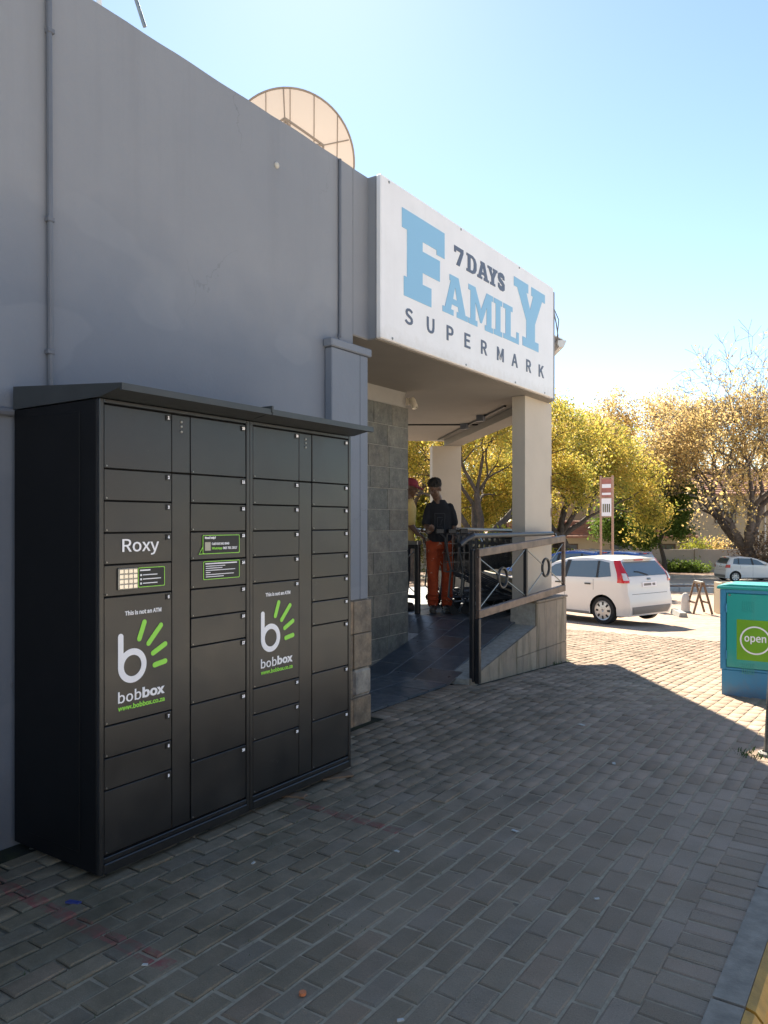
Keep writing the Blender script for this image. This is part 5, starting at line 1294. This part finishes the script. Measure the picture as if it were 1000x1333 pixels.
# tall notice board on two posts
q = spot(0.29, 24.0)
nb = thing('notice_board', 'tall two-post notice board with a red panel above a white panel near the trees', 'notice board', tuple(q), YAW+R_(-38))
for s in (-1, 1): mb = MB(); mb.cbox(.19*s-.03, .19*s+.03, -.03, .03, -.1, 3.97, .005); mb.build('post', 'post_rust', nb, local=True)
mb = MB(); mb.cbox(-.165, .165, -.02, .02, 3.30, 3.87, .005); pn = mb.build('panel', 'sign_red', nb, local=True)
mb = MB(); mb.box(-.145, .145, -.026, -.0205, 3.59, 3.71); mb.box(-.145, .145, -.026, -.0205, 3.37, 3.44); mb.build('print', 'print_white', pn, local=True)
mb = MB(); mb.cbox(-.165, .165, -.02, .02, 2.71, 3.27, .005); pn = mb.build('panel', 'print_white', nb, local=True)
mb = MB()
for i in range(4): mb.box(-.12+.065*i, -.085+.065*i, -.026, -.0205, 2.83, 3.09)
mb.build('print', 'leaf_olive', pn, local=True)
for z in (3.90, 3.285, 2.69): mb = MB(); mb.cbox(-.164, .164, -.028, .028, z-.02, z+.012, .004); mb.build('rail', 'post_rust', nb, local=True)

# ------------------------------------------------------------------ street, boundary wall, houses
def local_frame(k, D, rz=YAW):
    q = spot(k, D); return Matrix.Translation(q) @ Matrix.Rotation(rz, 4, 'Z')
# everything beyond the car park runs across the view: u to the right, v away
def W(u_, v_, z=0): return Vector((u_*RX+v_*FX, u_*RY+v_*FY, z))
def strip(name, v0, v1, dz, mat, kind='structure', U0=-90, U1=110):
    vs = []; fs = []; nu = 20
    for i in range(nu+1):
        for v in (v0, (v0+v1)/2, v1):
            p_ = W(U0+(U1-U0)*i/nu, v); vs.append((p_.x, p_.y, gs(v)+dz))
    for i in range(nu):
        for j in range(2): a = i*3+j; fs.append((a, a+3, a+4, a+1))
    mb = MB(); mb.add(vs, fs); return struct(mb.build(name, mat), kind)
def gs(v): return g(v*1.09)                              # street level taken along the view
strip('planting_bed', 34.0, 37.2, 0.16, 'leaf_litter'); strip('street', 37.4, 50.5, 0.03, 'street_asphalt'); strip('verge', 50.9, 58.2, 0.10, 'leaf_litter')
for v, lab in ((33.9, 'low pale kerb between the car park and the planting bed'), (37.3, 'kerb on the near side of the street beyond the car park'), (50.7, 'kerb on the far side of the street in front of the leaf-strewn verge')):
    mb = MB(); m = Matrix(((RX, FX, 0, 0), (RY, FY, 0, 0), (0, 0, 1, gs(v)), (0, 0, 0, 1)))
    for i in range(30): mb.cbox(-20+1.5*i, -18.52+1.5*i, v-.12, v+.12, -.1, .20, .015, m)
    tag(mb.build('kerb', 'pale_concrete'), lab, 'kerb')
bw = thing('boundary_wall', 'long plain plastered boundary wall running along the far side of the street', 'wall', tuple(W(10, 59, gs(59))))
m = Matrix(((RX, FX, 0, 0), (RY, FY, 0, 0), (0, 0, 1, gs(59)), (0, 0, 0, 1)))
for i in range(-10, 15):
    mb = MB(); mb.cbox(4.0*i+.15, 4.0*i+3.85, 59.0, 59.2, -.3, 1.78, .01, m); mb.build('wall_panel', 'boundary_plaster', bw)
    mb = MB(); mb.cbox(4.0*i-.15+.001, 4.0*i+.149, 58.94, 59.25, -.3, 1.86, .01, m); mb.build('pier', 'boundary_plaster', bw)
def house(label, u0, u1, v0, depth, h, wins, wallm, roof=True, pitch=2.6):
    zb_ = gs(v0)-.1
    hs = thing('house', label, 'house', tuple(W((u0+u1)/2, v0, zb_)))
    m = Matrix(((RX, FX, 0, 0), (RY, FY, 0, 0), (0, 0, 1, zb_), (0, 0, 0, 1)))
    mb = MB(); mb.box(u0, u1, v0, v0+depth, 0, h, m); mb.build('wall', wallm, hs)
    if roof:
        o = .6; mb = MB(); a = [(u0-o, v0-o, h-.05), (u1+o, v0-o, h-.05), (u1+o, v0+depth+o, h-.05), (u0-o, v0+depth+o, h-.05), (u0+depth/2, v0+depth/2, h+pitch), (u1-depth/2, v0+depth/2, h+pitch)]
        a += [(x, y, h-.22) for x, y, z in a[:4]]
        mb.add([m @ Vector(p_) for p_ in a], [(0, 1, 5, 4), (1, 2, 5), (2, 3, 4, 5), (3, 0, 4), (0, 6, 7, 1), (1, 7, 8, 2), (2, 8, 9, 3), (3, 9, 6, 0), (9, 8, 7, 6)]); rf = mb.build('roof', 'roof_tile', hs)
        mb = MB()                                        # tile courses
        for i in range(1, 14):
            t = i/14
            mb.tube([m @ Vector((u0-o+(depth/2+o)*t, v0-o+(depth/2+o)*t, h-.03+(pitch+.05)*t)), m @ Vector((u1+o-(depth/2+o)*t, v0-o+(depth/2+o)*t, h-.03+(pitch+.05)*t))], .03, 4)
        mb.build('tile_course', 'roof_tile', rf)
    for (x, z, w_, h_) in wins:
        mb = MB(); t = .09
        for (a, b_, c, d_) in ((x, x+w_, z, z+t), (x, x+w_, z+h_-t, z+h_), (x, x+t, z+t, z+h_-t), (x+w_-t, x+w_, z+t, z+h_-t), (x+w_/2-.03, x+w_/2+.03, z+t, z+h_-t), (x+t, x+w_/2-.03, z+h_*.45, z+h_*.45+.05)): mb.box(a, b_, v0-.06, v0-.003, c, d_, m)
        f_ = mb.build('window', 'frame_brown', hs)
        mb = MB(); mb.box(x+t, x+w_-t, v0-.03, v0-.004, z+t, z+h_-t, m); mb.build('pane', 'window_glass', f_)
        mb = MB(); mb.box(x-.1, x+w_+.1, v0-.12, v0-.004, z-.10, z-.004, m); mb.build('sill', 'house_wall_pale', f_)
        mb = MB(); mb.box(x+t+.02, x+w_*.5-.06, v0-.034, v0-.0305, z+h_*.15, z+h_*.45, m); mb.build('curtain', 'curtain', f_)
    return hs, m
h1, hm_ = house('two-storey beige house with red tiled roof behind the boundary wall', 14.5, 44, 69, 11, 6.6,
    [(29.7, 3.85, 1.9, 1.75), (29.8, .75, 1.8, 1.2), (25.3, .75, 1.6, 1.2), (35.4, 3.85, 1.9, 1.75), (35.2, .75, 1.8, 1.2), (20.6, 3.85, 1.9, 1.75), (20.3, .75, 1.8, 1.2)], 'house_wall')
for u_ in (33.55, 34.2, 38.6): 
    mb = MB(); mb.tube([hm_ @ Vector((u_, 68.9, 0)), hm_ @ Vector((u_, 68.9, 6.5))], .07, 8); mb.build('downpipe', 'white_roof', h1)
house('low pale house with a red roof far behind the trees on the left', -16, 10, 72, 10, 4.2, [(-10, 1, 1.8, 1.3), (-4, 1, 1.8, 1.3), (2, 1, 1.8, 1.3), (6.5, 1, 1.8, 1.3)], 'house_wall_pale')
h3, hm3 = house('long low brick-red and beige house seen below the small green tree', 8.5, 25, 63, 4.8, 2.9, [(18.6, 1.2, 1.9, 1.0), (22.3, 1.2, 1.6, 1.0), (14.0, 1.2, 1.9, 1.0)], 'house_wall', True, 1.2)
ac = MB(); ac.cbox(0, .9, 62.55, 62.9, 1.3, 2.0, .03, hm3 @ Matrix.Translation((11.3, 0, 0))); acr = ac.build('air_conditioner', 'pale_concrete', h3)
ac = MB(); ac.lathe(hm3 @ Vector((11.75, 62.545, 1.65)), (-FX, -FY, 0), [(0, .28), (.02, .26), (.02, 0)], 16); ac.build('fan_grille', 'trim_black', acr)

# ------------------------------------------------------------------ trees
def leaf_cloud(P, size, jitter, rg, flat_=0.35):
    n = len(P); c = P+rg.normal(0, jitter, (n, 3))*np.array([1, 1, .75])
    a = rg.normal(0, 1, (n, 3)); a /= np.linalg.norm(a, axis=1)[:, None]
    b_ = rg.normal(0, 1, (n, 3)); b_ -= a*(a*b_).sum(1)[:, None]; b_ /= np.linalg.norm(b_, axis=1)[:, None]
    s = size*rg.uniform(.4, 1.55, n)[:, None]; t = s*rg.uniform(.35, .65, n)[:, None]
    V = np.stack([c-a*s, c+b_*t, c+a*s, c-b_*t], 1).reshape(-1, 3)
    return V, np.arange(4*n).reshape(-1, 4)
def tree(name, label, cat, base, seed, trunk_h, trunk_r, n_limb, reach, levels, leaves, lsize, leafm, barkm='bark', spread=.55, up=.25, jitter=.35, leaf_from=None, group=None, stems=1, fork=(2, 3), topbare=0.0, shrink=.74):
    r = random.Random(seed); rg = np.random.default_rng(seed)
    base = Vector(base); root = thing(name, label, cat, tuple(base), 0, group)
    wood = [MB(), MB()]; tips = []; leaf_from = leaf_from if leaf_from is not None else levels-2
    def grow(p, d, L, rad, lev):
        k = 4 if lev < 3 else 3; pts = [p]; rs = [rad]; q = p; dd = d
        end = rad*(.72 if lev < levels else .3)
        for i in range(k):
            w_ = Vector((r.gauss(0, 1), r.gauss(0, 1), r.gauss(0, .6)))*.16
            dd = (dd+w_+Vector((0, 0, up*.12))).normalized(); q = q+dd*(L/k); pts.append(q); rs.append(rad+(end-rad)*(i+1)/k)
            if lev >= leaf_from: tips.append((q, lev))
        rs = [max(q_, .012) for q_ in rs]
        wood[0 if lev < 2 else 1].tube(pts, rs, 9 if lev == 0 else (7 if lev < 2 else (5 if lev < 4 else 3)), False)
        if lev >= levels: return
        n_ = n_limb if lev == 0 else r.choice(fork); a0 = r.uniform(0, 6.28)
        for i in range(n_):
            a = a0+6.283*i/n_+r.uniform(-.35, .35); o = dd.orthogonal().normalized(); o2 = dd.cross(o)
            sp = spread*r.uniform(.6, 1.25)*(1.15 if lev == 0 else 1)
            nd = (dd*math.cos(sp)+(o*math.cos(a)+o2*math.sin(a))*math.sin(sp)).normalized()
            nl = reach if lev == 0 else L*shrink
            grow(q, nd, nl*r.uniform(.8, 1.2), end*(.80 if n_ > 2 else .86)*r.uniform(.8, 1), lev+1)
    for s in range(stems):
        a = 6.283*s/stems+r.uniform(0, 1); o = Vector((math.cos(a), math.sin(a), 0))
        st = base+o*(trunk_r*1.1 if stems > 1 else 0)-Vector((0, 0, .2)); dr_ = (Vector((0, 0, 1))+o*(.30 if stems > 1 else .05)).normalized()
        wood[0].tube([st, st+dr_*.35], [trunk_r*1.35, trunk_r*1.02], 10, False)
        grow(st+dr_*.3, dr_, trunk_h, trunk_r, 0)
    wood[0].build('trunk', barkm, root, True); wood[1].build('branches', barkm, root, True)
    P_ = np.array([tuple(t[0]) for t in tips]); zmax = P_[:, 2].max(); zmin = P_[:, 2].min()
    wgt = np.ones(len(P_))
    if topbare: wgt = np.clip(1.0-topbare*np.clip((P_[:, 2]-zmin)/(zmax-zmin)-.45, 0, 1)*2.2, .03, 1)
    clump = np.array([.35+.65*(noise.noise(Vector(p_)*.55)*.5+.5)**1.2 for p_ in P_]); wgt = wgt*clump; wgt /= wgt.sum()
    idx = rg.choice(len(P_), leaves, p=wgt)
    V, F = leaf_cloud(P_[idx], lsize, jitter, rg)
    V -= np.array(tuple(base)); o = link('crown', fastmesh('crown', V, F, leafm), root)
    return root
TG = 'street trees beyond the car park'
tree('street_tree', 'huge yellow tree with bare top branches and thick forked trunk behind the small hatchback', 'tree', spot(.478, 50.0), 14, 1.9, .60, 6, 2.9, 8, 40000, .085, 'leaf_yellow', barkm='bark_mid', spread=.57, up=.14, jitter=.36, group=TG, topbare=.85, leaf_from=5, shrink=.785)
tree('street_tree', 'broad golden tree with several dark trunks behind the notice board', 'tree', spot(.225, 42.0), 5, 2.4, .36, 3, 1.85, 7, 80000, .072, 'leaf_gold', spread=.52, up=.12, jitter=.33, group=TG, stems=3, topbare=.5, leaf_from=4)
tree('street_tree', 'small dense green tree with one thin straight trunk in front of the boundary wall', 'tree', spot(.366, 51.0), 21, 2.2, .17, 5, 1.42, 5, 46000, .085, 'leaf_green', spread=.62, up=.10, jitter=.34, group=TG)
tree('street_tree', 'yellow tree with a stout forked trunk framed between the two porch columns', 'tree', spot(.120, 33.0), 31, 1.7, .34, 4, 2.3, 7, 70000, .06, 'leaf_gold', spread=.52, up=.12, jitter=.30, group=TG, leaf_from=4)
tree('street_tree', 'thin-leaved yellow tree filling the gap above the two men', 'tree', spot(.035, 38.0), 41, 2.4, .28, 4, 2.5, 6, 22000, .075, 'leaf_yellow', spread=.5, up=.2, jitter=.34, group=TG, leaf_from=4)
tree('street_tree', 'olive green tree half hidden behind the front porch column', 'tree', spot(.205, 46.0), 51, 2.0, .30, 4, 2.3, 6, 60000, .085, 'leaf_olive', spread=.52, up=.12, jitter=.42, group=TG, leaf_from=3)
tree('street_tree', 'golden tree with purple-grey bare twigs between the notice board and the huge tree', 'tree', spot(.33, 65.0), 61, 4.6, .34, 4, 3.15, 7, 60000, .10, 'leaf_yellow', spread=.48, up=.2, jitter=.42, group=TG, topbare=.55, leaf_from=4)
tree('street_tree', 'leafy yellow tree at the right edge of the picture behind the house downpipes', 'tree', spot(.60, 62.0), 71, 3.0, .30, 4, 3.2, 6, 40000, .11, 'leaf_yellow', spread=.5, up=.2, jitter=.45, group=TG, leaf_from=4)
tree('street_tree', 'distant green tree beyond the porch on the far left', 'tree', spot(-.06, 52.0), 81, 2.6, .3, 4, 3.0, 6, 30000, .13, 'leaf_lime', spread=.55, up=.15, jitter=.5, group=TG, leaf_from=3)
def bush(label, base, w_, h_, n_, ls, mat, seed, cat='shrub'):
    rg = np.random.default_rng(seed); r = random.Random(seed); base = Vector(base); root = thing('shrub', label, cat, tuple(base))
    mb = MB(); P_ = []
    for i in range(16):
        a, e = r.uniform(0, 6.28), r.uniform(.3, 1.2); tip = Vector((math.cos(a)*w_*math.cos(e), math.sin(a)*w_*.6*math.cos(e), h_*math.sin(e)+.1))
        mb.tube([(0, 0, -.1), tip*.5+Vector((0, 0, h_*.1)), tip], [.03, .02, .008], 4, False); P_ += [tuple(tip*t) for t in (.45, .7, .85, 1)]
    mb.build('stems', 'bark', root, local=True)
    P_ = np.array(P_); V, F = leaf_cloud(P_[rg.integers(0, len(P_), n_)], ls, .16*max(w_, h_), rg); V[:, 2] = np.abs(V[:, 2])
    link('foliage', fastmesh('foliage', V, F, mat), root); return root
bush('bright yellow-green bush seen through the porch below the yellow tree', spot(.158, 30.0), 1.3, 2.2, 6000, .085, 'leaf_lime', 1)
bush('low dark green bush under the boundary wall, left of the small hatchback', spot(.394, 57.5), 1.6, .7, 3000, .09, 'leaf_green', 2)
bush('yellow-green bush just right of the front porch column', spot(.226, 36.0), .9, 1.5, 3500, .08, 'leaf_lime', 3)
bush('dry brown twiggy bush hanging beside the trunk of the huge tree', spot(.497, 49.0), 1.6, 3.2, 3000, .09, 'leaf_dry', 4)
bush('pale yellow bush in front of the boundary wall below the house windows', spot(.405, 60.5), 1.3, 2.4, 2500, .09, 'leaf_lime', 5)
bush('pale straggly bush over the boundary wall, below the upper house window', spot(.434, 60.3), 1.1, 2.6, 1600, .09, 'leaf_yellow', 6)

# ------------------------------------------------------------------ weeds, moss and litter
def weeds(pts, hmin, hmax, seed, name, rad=.03):
    rg = np.random.default_rng(seed); V = []; F = []
    for (x, y, n_) in pts:
        for i in range(n_):
            a = rg.uniform(0, 6.28); h_ = rg.uniform(hmin, hmax); w_ = h_*.10; q = np.array([x+rg.normal(0, rad), y+rg.normal(0, rad), g(y)-.004]); d_ = np.array([math.cos(a), math.sin(a), 0]); s_ = np.array([-d_[1], d_[0], 0])
            k = len(V); V += [q-s_*w_, q+s_*w_, q+d_*h_*.35+np.array([0, 0, h_*.8])+s_*w_*.6, q+d_*h_*.6+np.array([0, 0, h_])-s_*w_*.2]; F.append((k, k+1, k+2, k+3))
    return struct(link(name, fastmesh(name, np.array(V), np.array(F), 'weed')), 'stuff')
rw_ = random.Random(9)
pts = [(pt_[0]+rw_.gauss(-.03, .07), pt_[1]-.05+rw_.gauss(0, .06), 9) for _ in range(11)]+[(-3.42, 8.66, 14), (-3.43, 8.62, 8)]
weeds(pts, .012, .045, 1, 'weeds')
pts = []
for i in range(150):
    x = rw_.uniform(-3.5, -1.7); y = rw_.uniform(1.3, 4.2)
    if x < -2.84 and 2.0 < y < 3.9: x = rw_.uniform(-2.84, -2.5)
    x = round((x+.8)/.1)*.1-.8; pts.append((x, y, 5))
weeds(pts, .004, .013, 2, 'moss', .018)
def scrap(name, label, cat, x, y, pts_, mat, h=.004, rz=0):
    mb = MB(); mb.prism(pts_, 0, h, Matrix.Translation((x, y, g(y)+.003)) @ Matrix.Rotation(rz, 4, 'Z')); tag(mb.build(name, mat), label, cat)
scrap('paper_scrap', 'crumpled white paper scrap on the dark pavers at the bottom left', 'litter', -1.975, 1.385, [(-.04, -.01), (.035, -.018), (.045, .005), (.0, .012), (-.03, .022)], 'litter_white', .006, .7)
scrap('bottle_cap', 'small orange bottle cap on the pavers in the middle foreground', 'litter', -1.635, 1.93, arc(0, 0, .012, 0, 6.283, 10)[:-1], 'litter_orange', .010)
scrap('sweet_wrapper', 'small dark blue wrapper by the near corner of the lockers', 'litter', -2.80, 1.87, [(-.03, -.008), (.03, -.012), (.035, .006), (-.02, .012)], 'litter_blue', .008, .4)
for i, (x, y, s) in enumerate(((-1.98, 3.02, .014), (-1.3, 2.0, .012), (-1.55, 4.9, .022), (-1.62, 3.55, .02), (-1.05, 3.1, .012), (-2.45, 2.55, .012), (-2.05, 5.7, .03), (-2.2, 1.75, .011))):
    scrap('paper_scrap', ['tiny pale scrap near the locker foot half way along', 'tiny pale fleck on the pavers, nearest the right foreground', 'pale wrapper on the pavers below the porch ramp', 'flat pale scrap on the pavers in the middle of the shade', 'tiny pale fleck near the kerb side of the shade', 'tiny pale fleck in front of the locker doors', 'long pale scrap on the pavers near the porch plinth', 'tiny pale stone on the faded red line'][i], 'litter', x, y, [(-s, -s*.4), (s, -s*.5), (s*.9, s*.3), (-s*.6, s*.5)], 'litter_white', .004, i)
